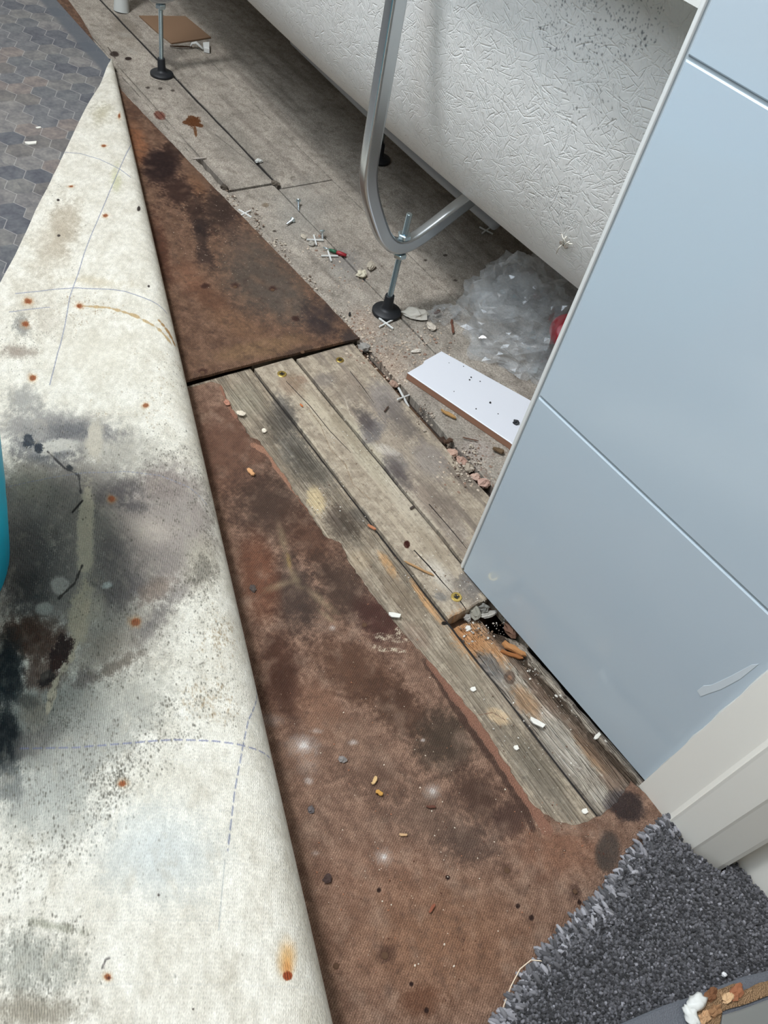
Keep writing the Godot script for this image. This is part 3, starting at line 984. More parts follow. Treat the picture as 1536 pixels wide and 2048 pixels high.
const BOARD_RECT := Rect2(0.30, -0.72, 0.30, 0.76)
func paint_boards() -> ImageTexture:
	var W := 900
	var H := 2048
	var p := Paint.new(W, H, 110, 0.02, 0.08, 0.4)
	var rg := RandomNumberGenerator.new()
	rg.seed = 7
	p.place = func(px, py): return (P2(px, py) - BOARD_RECT.position) / BOARD_RECT.size * Vector2(W, H)
	p.fill(c8(158, 148, 136), c8(190, 180, 166), 0.2, 1.2)
	var st := p.streaks(111, 0.02, 12)
	var x1 := int((0.411 - 0.30) / 0.30 * W)
	var x2 := int((0.472 - 0.30) / 0.30 * W)
	p.over(st, 0.45, 0.75, c8(136, 128, 118), 0.8, 0, x1)
	p.over(st, 0.55, 0.8, c8(206, 196, 180), 0.6, x1, x2)
	p.over(st, 0.5, 0.8, c8(130, 121, 115), 0.85, x2)
	p.at(800, 900, 260, 60, 50, c8(166, 157, 149), 0.5, 0.5, 0.9)
	# first board, beside the torn sheet
	p.at(490, 800, 50, 40, 50, c8(169, 165, 152), 0.6)
	p.at(570, 830, 60, 26, 65, c8(118, 116, 115), 0.9, 0.6, 0.7)
	p.at(590, 900, 70, 40, 55, c8(129, 127, 124), 0.85, 0.7, 0.7)
	p.at(640, 940, 60, 24, 50, c8(140, 137, 132), 0.7, 0.7)
	p.at(632, 1000, 40, 20, 70, c8(219, 205, 177), 0.9, 0.8, 0.5)
	p.at(680, 1040, 50, 34, 40, c8(135, 124, 116), 0.85, 0.7, 0.6)
	p.at(720, 1030, 30, 20, 40, c8(127, 123, 119), 0.7)
	p.at(775, 1130, 44, 12, 55, c8(218, 177, 133), 0.8, 0.6, 0.5)
	p.at(850, 1200, 70, 10, 55, c8(211, 169, 127), 0.85, 0.6, 0.5)
	p.at(720, 1120, 30, 30, 40, c8(201, 185, 162), 0.5, 0.8)
	p.at(830, 1270, 50, 24, 50, c8(169, 149, 138), 0.5, 0.7)
	p.at(950, 1370, 70, 40, 50, c8(186, 179, 168), 0.5, 0.7)
	p.at(995, 1432, 32, 18, 25, c8(219, 197, 169), 0.95, 0.5, 0.4)
	p.at(1080, 1560, 110, 40, 52, c8(160, 155, 147), 0.6, 0.6)
	p.path([955, 1430, 985, 1425, 1010, 1440], 1.0, c8(146, 118, 102), 0.6, 0.0, 0.6)
	# second board
	p.at(640, 830, 80, 26, 50, c8(201, 193, 177), 0.7, 0.6)
	p.at(700, 850, 60, 22, 50, c8(176, 168, 155), 0.8, 0.5)
	p.at(740, 910, 110, 34, 52, c8(197, 191, 176), 0.8, 0.4, 0.4)
	p.at(820, 1010, 100, 34, 52, c8(201, 194, 182), 0.7, 0.5, 0.5)
	p.at(575, 770, 30, 22, 50, c8(160, 143, 129), 0.8, 0.6)
	p.at(600, 760, 18, 14, 0, c8(155, 133, 119), 0.8, 0.8)
	p.at(880, 1150, 60, 24, 50, c8(213, 210, 205), 0.7, 0.7)
	p.at(940, 1170, 40, 30, 50, c8(124, 121, 121), 0.9, 0.7, 0.6)
	p.at(950, 1140, 30, 16, 30, c8(138, 135, 133), 0.7, 0.8)
	p.at(880, 1195, 20, 12, 20, c8(130, 129, 129), 0.8, 0.6)
	p.path([610, 810, 640, 850, 660, 900, 690, 930, 705, 970, 740, 1000], 1.6, c8(155, 140, 123), 0.7, 0.0, 0.8)
	p.path([860, 1050, 885, 1090], 1.4, c8(152, 138, 124), 0.5, 0.0, 0.8)
	p.at(813, 1090, 7, 9, 0, c8(58, 26, 20), 1.0, 0.3, 0.3)
	# third board
	p.at(650, 760, 30, 20, 0, c8(140, 133, 129), 0.8, 0.6)
	p.at(700, 760, 40, 20, 45, c8(185, 172, 160), 0.6, 0.8)
	p.at(700, 790, 20, 30, 20, c8(213, 205, 196), 0.5, 0.8)
	p.at(745, 860, 30, 40, 30, c8(127, 124, 127), 0.9, 0.7, 0.6)
	p.at(790, 930, 40, 30, 50, c8(133, 129, 130), 0.8, 0.7, 0.6)
	p.at(770, 900, 30, 12, 20, c8(215, 211, 208), 0.6, 0.9, 0.5)
	p.at(770, 800, 60, 36, 50, c8(152, 147, 147), 0.85, 0.6)
	p.at(860, 920, 60, 40, 50, c8(155, 149, 147), 0.8, 0.6)
	p.at(850, 1000, 60, 24, 50, c8(174, 162, 152), 0.7, 0.7)
	p.at(910, 1060, 50, 30, 50, c8(190, 183, 177), 0.5, 0.8)
	p.path([700, 745, 760, 830, 820, 900], 0.8, c8(124, 121, 121), 0.7)
	p.path([830, 990, 900, 1060, 935, 1095], 0.8, c8(118, 113, 112), 0.8)
	p.path([690, 800, 700, 830, 745, 870], 1.6, c8(208, 201, 190), 0.6, 0.0, 0.9)
	# deeper stains
	p.at(560, 840, 44, 60, 40, c8(88, 84, 80), 0.7, 0.6, 0.8)
	p.at(610, 930, 90, 40, 55, c8(92, 88, 83), 0.75, 0.6, 0.8)
	p.at(690, 1050, 60, 44, 45, c8(86, 78, 72), 0.75, 0.6, 0.8)
	p.at(800, 1190, 120, 30, 53, c8(140, 126, 112), 0.6, 0.6, 0.8)
	p.at(930, 1340, 120, 40, 53, c8(150, 140, 126), 0.6, 0.6, 0.8)
	p.at(1080, 1540, 130, 40, 53, c8(122, 115, 105), 0.7, 0.5, 0.7)
	p.at(632, 1000, 36, 22, 70, c8(222, 205, 172), 0.9, 0.8, 0.6)
	p.at(700, 780, 60, 44, 45, c8(128, 118, 110), 0.6, 0.8, 0.9)
	p.at(800, 840, 80, 30, 50, c8(112, 106, 105), 0.75, 0.6, 0.8)
	p.at(730, 840, 44, 22, 55, c8(86, 81, 83), 0.8, 0.7, 0.8)
	p.at(800, 950, 60, 20, 52, c8(92, 86, 88), 0.8, 0.7, 0.8)
	p.at(880, 1010, 90, 40, 52, c8(126, 116, 110), 0.7, 0.6, 0.9)
	p.at(940, 960, 60, 30, 50, c8(112, 104, 100), 0.7, 0.6, 0.9)
	p.at(915, 1080, 60, 20, 50, c8(140, 130, 124), 0.6, 0.7, 0.9)
	p.at(590, 770, 40, 20, 50, c8(142, 124, 108), 0.7, 0.7, 0.9)
	p.at(690, 860, 130, 18, 52, c8(150, 140, 124), 0.6, 0.5, 0.8)
	p.at(860, 1090, 110, 26, 52, c8(160, 150, 136), 0.6, 0.6, 0.9)
	p.at(925, 1190, 60, 26, 45, c8(122, 116, 112), 0.6, 0.9, 0.9)
	p.over(p.cloud(191, 0.05, 4), 0.6, 0.95, c8(96, 90, 84), 0.45)
	p.over(p.cloud(193, 0.03, 4), 0.62, 0.95, c8(214, 206, 194), 0.35)
	# rotten board below
	p.at(960, 1280, 90, 50, 45, c8(213, 166, 123), 0.95, 0.5, 0.4)
	p.at(940, 1265, 50, 30, 40, c8(205, 154, 110), 0.9, 0.7, 0.5)
	p.at(985, 1330, 50, 26, 50, c8(141, 137, 133), 0.9, 0.6, 0.5)
	p.at(1010, 1390, 60, 30, 50, c8(166, 155, 143), 0.8, 0.6, 0.6)
	p.at(1060, 1400, 60, 30, 50, c8(191, 158, 127), 0.85, 0.7, 0.6)
	p.at(1090, 1390, 60, 20, 52, c8(183, 165, 149), 0.8, 0.8, 0.6)
	p.at(1095, 1425, 26, 16, 45, c8(218, 205, 191), 0.8, 0.8, 0.6)
	p.at(1130, 1490, 80, 40, 52, c8(196, 188, 176), 0.8, 0.5, 0.5)
	p.at(1190, 1510, 90, 18, 52, c8(177, 143, 113), 0.8, 0.7, 0.7)
	p.at(1230, 1570, 50, 20, 50, c8(152, 130, 115), 0.8, 0.8, 0.7)
	p.at(1200, 1590, 30, 20, 40, c8(213, 207, 196), 0.5, 0.8)
	p.path([985, 1250, 1040, 1318, 1100, 1386, 1180, 1478, 1262, 1572], 26.0, c8(120, 100, 86), 0.35, 0.0, 0.5)
	p.path([995, 1252, 1050, 1314, 1110, 1380, 1190, 1472, 1270, 1562], 13.0, c8(84, 72, 62), 0.5, 0.0, 0.8)
	p.at(1022, 1350, 13, 15, 0, c8(124, 107, 96), 0.9, 0.2, 0.2)
	p.at(1022, 1350, 6, 7, 0, c8(169, 133, 110), 0.9, 0.2, 0.4)
	p.path([886, 1247, 915, 1237, 945, 1219, 974, 1204], 6.0, c8(46, 40, 36), 0.95, 0.0, 0.3)  # shaded end face of the second board, its darkness painted in
	p.at(960, 1300, 50, 30, 45, c8(44, 30, 24), 0.95, 0.6, 1.0, 0.45)
	p.at(1160, 1530, 60, 30, 52, c8(104, 93, 88), 0.9, 0.6, 1.0, 0.65)
	p.at(1250, 1610, 50, 40, 30, c8(104, 96, 94), 0.95, 0.4, 0.4)
	p.specks(800, 1000, 260, 260, 420, 0.5, 1.5, c8(225, 221, 213), 0.75, rg)
	p.specks(760, 900, 200, 200, 200, 0.5, 1.3, c8(110, 105, 102), 0.7, rg)
	p.specks(1060, 1450, 140, 140, 220, 0.5, 1.4, c8(224, 218, 208), 0.75, rg)
	p.specks(1080, 1420, 140, 140, 180, 0.5, 1.5, c8(107, 96, 90), 0.7, rg)
	return p.texture()

const DUSTY_RECT := Rect2(0.53, -2.3, 0.62, 2.1)
func paint_dusty() -> ImageTexture:
	var W := 620
	var H := 1700
	var p := Paint.new(W, H, 130, 0.015, 0.07, 0.4)
	var rg := RandomNumberGenerator.new()
	rg.seed = 8
	p.place = func(px, py): return (P2(px, py) - DUSTY_RECT.position) / DUSTY_RECT.size * Vector2(W, H)
	p.fill(c8(164, 156, 145), c8(184, 175, 163), 0.14, 1.0)
	var st := p.streaks(131, 0.03, 14)
	p.over(st, 0.55, 0.85, c8(130, 122, 114), 0.5)
	p.over(p.cloud(137, 0.02, 4), 0.58, 0.95, c8(196, 188, 176), 0.4)
	p.over(p.cloud(139, 0.05, 4), 0.6, 0.95, c8(116, 107, 98), 0.5)
	p.at(600, 420, 90, 90, 45, c8(168, 164, 156), 0.6, 0.6, 0.8)
	p.at(690, 530, 40, 40, 45, c8(146, 142, 138), 0.6)
	p.at(680, 545, 30, 16, 20, c8(190, 184, 172), 0.5, 0.8)
	p.at(780, 740, 70, 60, 45, c8(186, 166, 148), 0.8, 0.7, 0.9)
	p.at(730, 650, 60, 40, 45, c8(182, 164, 148), 0.7, 0.8, 0.9)
	p.at(920, 930, 70, 50, 45, c8(178, 164, 154), 0.7, 0.7, 0.9)
	p.at(960, 900, 40, 30, 30, c8(196, 184, 176), 0.5, 0.9)
	p.at(840, 830, 40, 30, 45, c8(140, 132, 122), 0.6)
	p.at(480, 300, 130, 40, 45, c8(156, 150, 140), 0.5)
	p.at(250, 60, 50, 30, 45, c8(140, 130, 118), 0.6)
	p.at(250, 70, 24, 9, 10, c8(176, 170, 160), 0.6, 0.8)
	p.at(265, 105, 20, 6, 25, c8(176, 170, 160), 0.6, 0.8)
	# dried adhesive and stains on the boards
	p.at(386, 243, 15, 13, 0, c8(96, 60, 36), 1.0, 0.9, 0.15)
	p.at(393, 249, 14, 5, 20, c8(100, 64, 40), 1.0, 0.5, 0.2)
	p.at(372, 246, 9, 4, 10, c8(104, 68, 44), 1.0, 0.5, 0.2)
	p.at(390, 264, 3.5, 13, -8, c8(112, 76, 50), 0.95, 0.3, 0.3)
	p.at(318, 231, 14, 9, 25, c8(122, 78, 66), 0.9, 0.5, 0.3)
	p.at(228, 109, 10, 6, 10, c8(58, 48, 44), 0.9, 0.4, 0.3)
	p.at(256, 118, 8, 4, 0, c8(58, 48, 44), 0.95, 0.15, 0.3)
	p.at(340, 112, 30, 20, 45, c8(150, 142, 134), 0.5)
	p.at(520, 330, 60, 20, 45, c8(132, 126, 118), 0.5)
	p.at(530, 410, 9, 6, 0, c8(122, 104, 84), 0.6)
	p.at(585, 356, 6, 5, 0, c8(112, 104, 96), 0.6, 0.2, 0.3)
	p.at(586, 357, 4, 3, 0, c8(168, 160, 150), 0.8, 0.2, 0.3)
	for s in [[320, 178], [295, 176], [345, 182], [548, 462], [890, 510], [910, 560], [850, 520]]:
		p.at(s[0], s[1], 5, 3, 0, c8(74, 66, 60), 0.8, 0.5, 0.5)
	p.path([215, 95, 225, 110, 230, 118], 0.8, c8(84, 76, 70), 0.6, 0.0, 0.8)
	p.path([300, 158, 340, 172], 0.7, c8(90, 84, 78), 0.6)
	p.path([430, 270, 480, 310, 540, 350], 0.8, c8(110, 104, 98), 0.5, 0.0, 0.8)
	p.specks(760, 720, 160, 130, 700, 0.4, 1.1, c8(216, 202, 186), 0.6, rg)
	p.specks(380, 230, 220, 170, 500, 0.4, 1.2, c8(104, 96, 88), 0.6, rg)
	p.specks(480, 330, 220, 170, 300, 0.4, 1.0, c8(206, 200, 190), 0.6, rg)
	p.specks(620, 480, 120, 120, 260, 0.4, 1.0, c8(206, 198, 186), 0.5, rg)
	p.specks(760, 680, 180, 180, 360, 0.4, 1.0, c8(82, 66, 58), 0.6, rg)
	p.specks(420, 250, 200, 140, 200, 0.4, 0.9, c8(92, 86, 80), 0.5, rg)
	p.specks(960, 920, 70, 60, 160, 0.4, 1.2, c8(120, 84, 68), 0.5, rg)
	p.grunge(0.03, 0.05, 0.1)
	return p.texture()

# ------------------------------------------------------------------ the room
func room_shell() -> void:
	var wall := mat(c8(226, 226, 222), 0.7)
	var paint := func(called: String, a: Vector3, b: Vector3, m: Material) -> MeshInstance3D:
		var o := put(called, box_mesh(a, b), m)
		tag(o, "", "", "", "structure")
		return o
	# left wall round the window opening
	var left := base("wall_left")
	tag(left, "", "", "", "structure")
	put("wall_panel", box_mesh(Vector3(-0.72, -0.1, -2.45), Vector3(-0.6, 1.2, 1.3)), mat(c8(92, 94, 96), 0.6), left)  # lower part made dark, out of view, to cut bounce under the bath
	put("wall_panel", box_mesh(Vector3(-0.72, 2.1, -2.45), Vector3(-0.6, 2.4, 1.3)), wall, left)
	put("wall_panel", box_mesh(Vector3(-0.72, 1.2, -2.45), Vector3(-0.6, 2.1, -1.2)), wall, left)
	put("wall_panel", box_mesh(Vector3(-0.72, 1.2, -0.1), Vector3(-0.6, 2.1, 1.3)), wall, left)
	var win := base("window_1", Vector3(-0.66, 1.2, -0.65))
	tag(win, "", "", "", "structure")
	var st := new_st(false)
	for z in [-0.55, 0.0, 0.55]:
		slab(st, rect(-0.025, z - 0.022 * (1.0 if z == 0.0 else 1.0), 0.025, z + 0.022), 0.0, 0.9, 0.003)
	for y in [0.0, 0.856]:
		slab(st, rect(-0.024, -0.55, 0.024, 0.55), y, y + 0.044, 0.003)
	put("window_frame", done(st), mats.white_plastic, win)
	var pane := mat(Color(0.9, 0.95, 0.95, 0.06), 0.02)
	pane.transparency = BaseMaterial3D.TRANSPARENCY_ALPHA
	put("pane", box_mesh(Vector3(-0.003, 0.04, -0.53), Vector3(0.003, 0.86, 0.53)), pane, win)
	paint.call("wall_back", Vector3(-0.72, -0.1, -2.57), Vector3(1.42, 2.4, -2.45), wall)
	paint.call("wall_side", Vector3(1.3, -0.1, -2.45), Vector3(1.42, 2.4, 1.3), mat(c8(120, 112, 104), 0.9))
	paint.call("wall_front", Vector3(-0.72, -0.1, 1.3), Vector3(1.42, 2.4, 1.42), wall)
	paint.call("wall_partition", Vector3(0.56, -0.1, -0.03), Vector3(1.3, 2.4, 0.068), wall)
	paint.call("ceiling", Vector3(-0.72, 2.4, -2.57), Vector3(1.42, 2.52, 1.42), wall)
	# lamp bodies added out of view to go with the two fill lights
	var glow := mat(c8(240, 240, 236), 0.6)
	glow.emission_enabled = true
	glow.emission = Color(1.0, 0.97, 0.93)
	glow.emission_energy_multiplier = 1.0
	for q in [[0.1, 0.75, "added flat white ceiling lamp over the landing behind the doorway"], [-0.38, -0.9, "added flat white ceiling lamp over the bathroom floor beside the bath"]]:
		var lamp := base("added_lamp", Vector3(q[0], 2.4, q[1]))
		tag(lamp, q[2], "lamp")
		put("housing", box_mesh(Vector3(-0.19, -0.03, -0.19), Vector3(0.19, 0.0, 0.19), 0.0), mats.white_plastic, lamp)
		put("diffuser", box_mesh(Vector3(-0.175, -0.036, -0.175), Vector3(0.175, -0.03, 0.175)), glow, lamp)

func floor_boards() -> void:
	var fl := base("floor")
	tag(fl, "", "", "", "structure")
	put("subfloor", box_mesh(Vector3(-0.6, -0.16, -2.45), Vector3(1.3, -0.10, 1.3)), mat(c8(70, 60, 52), 0.95), fl)
	var k := 1.0
	var T := -0.018
	mats.boards.uv1_scale = Vector3(9, 1.3, 1)
	mats.boards_worn.uv1_scale = Vector3(8, 1.1, 1)
	mats.rot.uv1_scale = Vector3(9, 2.0, 1)
	mats.dusty.uv1_scale = Vector3(7, 7, 1)
	mats.hidden_wood.uv1_scale = Vector3(9, 1.3, 1)
	mats.old_wood.uv1_scale = Vector3(12, 2, 1)
	mats.torn.uv1_scale = Vector3(12, 12, 1)
	mats.hard_near.uv1_scale = Vector3(29, 29, 1)
	mats.hard_far.uv1_scale = Vector3(29, 29, 1)
	# joists under the boards
	for z in [-2.1, -1.6, -1.1, -0.7, -0.28, 0.15, 0.6, 1.05]:
		put("joist", box_mesh(Vector3(-0.6, -0.10, z - 0.022), Vector3(1.3, -0.019, z + 0.022)), mats.old_wood, fl)
	# boards that lie hidden under sheet and vinyl
	for i in 8:
		var x0 := -0.6 + i * 0.1138
		put("floorboard", slab_mesh(board_poly(x0, -2.45, x0 + 0.111, 1.3, 0.0, 1.0), T, -0.0004, 0.001), mats.hidden_wood, fl)
	# bare boards of the near half
	put("floorboard", slab_mesh(board_poly(0.3125, -0.698, 0.4095, 1.3, 0.0006, 0.03), T, 0.0, 0.0016, BOARD_RECT), mats.boards_worn, fl)
	var b2 := put("floorboard", slab_mesh(two_ended(0.4135, -0.694, 0.4705, -0.266), T, 0.0012, 0.0016, BOARD_RECT), mats.boards, fl)
	var b3 := put("floorboard", slab_mesh(board_poly(0.4745, -0.69, 0.5645, -0.20, 0.0008, 0.03), T, 0.0006, 0.0016, BOARD_RECT), mats.boards, fl)
	put("floorboard", slab_mesh(board_poly(0.4135, -2.45, 0.5645, -0.70, 0.0, 1.0), T, -0.0004, 0.001), mats.hidden_wood, fl)
	put("floorboard", slab_mesh(rect(0.50, -0.195, 0.5645, 1.3), T, -0.004, 0.001), mats.hidden_wood, fl)
	# long cracks in the second and third boards, as dark slots of their own
	var dark := mat(c8(30, 24, 20), 0.95)
	crack(b2, [572, 762, 620, 812, 660, 862, 702, 905], 0.0004, 0.0016, dark)
	crack(b2, [828, 1100, 858, 1132, 884, 1163, 905, 1186], 0.0007, 0.0016, dark)
	crack(b2, [919, 1200, 932, 1218], 0.0009, 0.0016, dark)
	crack(b3, [858, 1008, 905, 1062, 934, 1098], 0.0004, 0.001, dark)
	crack(b3, [700, 742, 724, 772, 748, 806], 0.0003, 0.001, dark)
	for s in [[564, 748, 0.0014], [913, 1194, 0.0014]]:
		put("screw", csk_head(0.0062), mats.brass, b2, P(s[0], s[1], s[2])).mesh.surface_set_material(1, mats.black)
	put("screw", csk_head(0.0055), mats.brass, b3, P(680, 720, 0.0008)).mesh.surface_set_material(1, mats.black)
	# the rotten board that lies lower past the cut end
	put("floorboard", rotten_board(), mats.rot, fl)
	# strip of the gap beside the third board: batten seen deep in it
	put("batten", slab_mesh(board_poly(0.5675, -0.69, 0.5725, -0.40, 0.0012, 0.03), T - 0.01, -0.007, 0.001), mats.old_wood, fl)
	# dusty boards towards the bath
	put("floorboard", slab_mesh(board_poly(0.579, -1.088, 0.6615, -0.03, 0.0011, 0.025), T, 0.0, 0.0014, DUSTY_RECT), mats.dusty, fl)
	put("floorboard", slab_mesh(board_poly(0.584, -2.45, 0.6655, -1.0925, 0.0008, 0.04), T, 0.001, 0.0012, DUSTY_RECT), mats.dusty, fl)
	put("floorboard", slab_mesh(board_poly(0.5735, -1.7, 0.5828, -1.196, 0.0008, 0.04), T, 0.001, 0.0008, DUSTY_RECT), mats.dusty, fl)
	put("floorboard", slab_mesh(board_poly(0.664, -1.0725, 0.768, -0.03, 0.0008, 0.04), T, -0.0004, 0.0008, DUSTY_RECT), mats.dusty, fl)
	put("floorboard", slab_mesh(board_poly(0.6715, -2.45, 0.768, -1.0745, 0.0008, 0.04), T, 0.0, 0.001, DUSTY_RECT), mats.dusty, fl)
	for i in 5:
		var x0 := 0.769 + i * 0.1065
		put("floorboard", slab_mesh(board_poly(x0, -2.45, x0 + 0.106, -0.03, 0.0, 0.4), T, -0.0002, 0.0004, DUSTY_RECT), mats.dusty, fl)
	put("floorboard", slab_mesh(rect(0.569, 0.07, 1.3, 1.3), T, -0.0004, 0.001), mats.hidden_wood, fl)
	# dark strips set in the open joints to stand for their shade
	var shade_fill := mat(c8(34, 30, 28), 0.95)
	put("joint_shade", slab_mesh(board_poly(0.6656, -2.2, 0.6714, -1.10, 0.0006, 0.02), -0.017, -0.0025, 0.0), shade_fill, fl)
	put("joint_shade", slab_mesh(board_poly(0.4096, -0.69, 0.4134, -0.03, 0.0004, 0.03), -0.017, -0.005, 0.0), shade_fill, fl)
	put("joint_shade", slab_mesh(board_poly(0.4706, -0.69, 0.4744, -0.27, 0.0004, 0.03), -0.017, -0.005, 0.0), shade_fill, fl)
	put("joint_shade", slab_mesh(board_poly(0.5648, -0.69, 0.5788, -0.30, 0.0006, 0.03), -0.018, -0.0125, 0.0), mat(c8(52, 42, 36), 0.95), fl)
	# line of old plaster between sheet and boards
	var pl := new_st(false)
	var pp := PackedVector2Array()
	var pr := RandomNumberGenerator.new()
	pr.seed = 31
	for i in 60:
		var z := lerpf(-1.52, -0.70, i / 59.0)
		pp.append(Vector2(lerpf(0.5735, 0.5785, clampf((z + 1.19) * 9.0, 0, 1)) + pr.randf_range(-0.0026, 0.0014), z))
	for i in 40:
		var z := lerpf(-0.70, -1.52, i / 39.0)
		pp.append(Vector2(lerpf(0.544, 0.572, clampf((z + 1.434) / 0.6, 0, 1)) + pr.randf_range(-0.002, 0.001), z))
	slab(pl, pp, -0.012, 0.0014, 0.001, DUSTY_RECT)
	put("plaster_strip", done(pl), mats.dusty, fl)

func two_ended(x0: float, z0: float, x1: float, z1: float) -> PackedVector2Array:
	var p := board_poly(x0, z0, x1, z1, 0.0006, 0.03)
	var half := p.size() / 2
	# the sawn near end, a little splintered
	var q := PackedVector2Array()
	for i in half: q.append(p[i])
	for i in 7:
		q.append(Vector2(lerpf(x1, x0, (i + 1) / 8.0), z1 + rng.randf_range(-0.0015, 0.0012)))
	for i in range(half, p.size()): q.append(p[i])
	return q

func crack(parent: Node3D, px: Array, width: float, y: float, m: Material) -> void:
	var n := px.size() / 2
	var l := PackedVector2Array()
	var r := PackedVector2Array()
	for i in n:
		var p := P2(px[i * 2], px[i * 2 + 1], y)
		var wob := width * rng.randf_range(0.6, 1.3) * (0.25 if i == n - 1 else 1.0)
		l.append(p - Vector2(wob, 0))
		r.append(p + Vector2(wob, 0))
	r.reverse()
	l.append_array(r)
	put("crack", slab_mesh(l, y - 0.002, y + 0.00015, 0.0), m, parent)

func csk_head(radius: float) -> ArrayMesh:
	# flat countersunk head with a cross slot
	var st := new_st(false)
	turned(st, PackedVector2Array([Vector2(radius * 0.45, -0.003), Vector2(radius, -0.0003), Vector2(radius, 0.0002), Vector2(radius * 0.88, 0.0008), Vector2(radius * 0.52, 0.0009), Vector2(radius * 0.46, 0.0002), Vector2(0.0, -0.0004)]), Vector3.ZERO, Vector3.UP, 20)
	var mesh := done(st)
	var cross := new_st(false)
	for a in 4:
		var d := Vector2.from_angle(0.4 + a * PI / 2)
		var e := Vector2(-d.y, d.x) * radius * 0.13
		slab(cross, PackedVector2Array([e, -e, d * radius * 0.55 - e * 0.7, d * radius * 0.55 + e * 0.7]), -0.0004, 0.00095, 0.0)
	cross.generate_normals()
	cross.commit(mesh)
	return mesh

func rotten_board() -> ArrayMesh:
	# a height field: split wood, sunk and crumbled along the wall
	var st := new_st(false)
	var nz := FastNoiseLite.new()
	nz.seed = 77
	nz.frequency = 18.0
	nz.fractal_octaves = 4
	var cols := 30
	var rows := 150
	var pts := PackedVector3Array()
	var uv := PackedVector2Array()
	var uv2 := PackedVector2Array()
	for i in rows + 1:
		var z := lerpf(-0.262, 0.30, float(i) / rows)
		var right := lerpf(0.4685, 0.477, clampf((z + 0.31) / 0.28, 0.0, 1.2)) + 0.004
		if z < -0.10: right -= 0.020 * clampf((-0.205 - z) / 0.03, 0.0, 1.0)
		for j in cols + 1:
			var t := float(j) / cols
			var x := lerpf(0.4130, right, t)
			var y := -0.0035
			var fibre := nz.get_noise_2d(x * 9.0, z * 0.9)
			var bad := clampf((-0.03 - z) / 0.12, 0.0, 1.0)
			y -= 0.0045 * bad * smoothstep(0.25, 0.95, t + fibre * 0.35) + 0.002 * bad + 0.006 * clampf((-0.215 - z) / 0.04, 0.0, 1.0)
			y += bad * (0.0035 * fibre + 0.002 * nz.get_noise_2d(x * 26.0, z * 3.0))
			if t == 0.0 or t == 1.0 or i == 0: y = -0.024 if t != 0.0 or i == 0 else -0.018
			pts.append(Vector3(x, y, z))
			uv.append(Vector2(x, z))
			uv2.append((Vector2(x, z) - BOARD_RECT.position) / BOARD_RECT.size)
	grid(st, pts, cols + 1, uv, uv2)
	return done(st)

func tiled_wall() -> void:
	var a := P2(927, 1140, 0.006)
	var b := P2(1290, 1560, 0.006)
	var u := (b - a).normalized()
	var w := base("wall_right")
	tag(w, "", "", "", "structure")
	# own axes: x along the wall towards the door, y out of the tiles into the room, z down
	var X := Vector3(u.x, 0, u.y)
	var Y := Vector3(-u.y, 0, u.x)
	w.transform = Transform3D(Basis(X, Y, X.cross(Y)), Vector3(a.x, 0, a.y))
	var L := a.distance_to(b)
	var joints := [0.0045, 0.2655, 0.540, 0.8145, 1.089]
	for i in 4:
		put("tile", slab_mesh(rect(0.0, -joints[i + 1] + 0.0013, L + 0.012, -joints[i] - (0.0013 if i > 0 else 0.0)), -0.008, 0.0, 0.0009), mats.glaze, w)
	put("grout", slab_mesh(rect(-0.004, -1.089, L + 0.012, -0.006), -0.0095, -0.0016, 0.0), mats.grout, w)
	# white quarter-round trim up the free edge
	var st := new_st()
	var prof := PackedVector2Array()
	for i in 9:
		var t := PI * 0.5 * i / 8.0
		prof.append(Vector2(-0.0025 - 0.0065 * sin(t), -0.0075 + 0.0075 * cos(t)))
	prof.append(Vector2(-0.009, -0.018))
	prof.append(Vector2(-0.0025, -0.018))
	var ring := prof.size()
	var pts := PackedVector3Array()
	for zz in [-0.006, -0.4, -1.089]:
		for i in ring + 1:
			var q := prof[i % ring]
			pts.append(Vector3(q.x, q.y, zz))
	grid(st, pts, ring + 1, PackedVector2Array(), PackedVector2Array(), true)
	put("tile_trim", done(st), mats.white_plastic, w)
	put("stud_core", slab_mesh(rect(-0.004, -2.4, L - 0.004, -0.012), -0.085, -0.0095, 0.0), mat(c8(188, 184, 176), 0.9), w)
	# paint and sealant where the door trim meets the tiles
	var seal := new_st()
	var path := PackedVector3Array()
	var rad := []
	for i in 40:
		var y := lerpf(0.012, 0.62, i / 39.0)
		path.append(Vector3(L + 0.0002 + 0.0005 * sin(i * 1.9), 0.0003, -y))
		rad.append(0.0011 * (0.6 + 0.4 * absf(sin(i * 0.83))) if i > 5 else 0.0002)
	tube(seal, path, rad, 6)
	put("sealant", done(seal), mats.white_plastic, w)
	var smear := PackedVector2Array([Vector2(L - 0.024, -0.150), Vector2(L - 0.019, -0.148), Vector2(L - 0.0165, -0.158), Vector2(L - 0.0125, -0.172), Vector2(L - 0.0085, -0.196), Vector2(L - 0.0075, -0.222), Vector2(L - 0.0105, -0.216), Vector2(L - 0.0145, -0.192), Vector2(L - 0.0195, -0.168), Vector2(L - 0.0235, -0.160)])
	put("paint_smear", slab_mesh(smear, -0.0002, 0.0004, 0.0001), mat(c8(214, 222, 226), 0.5), w)

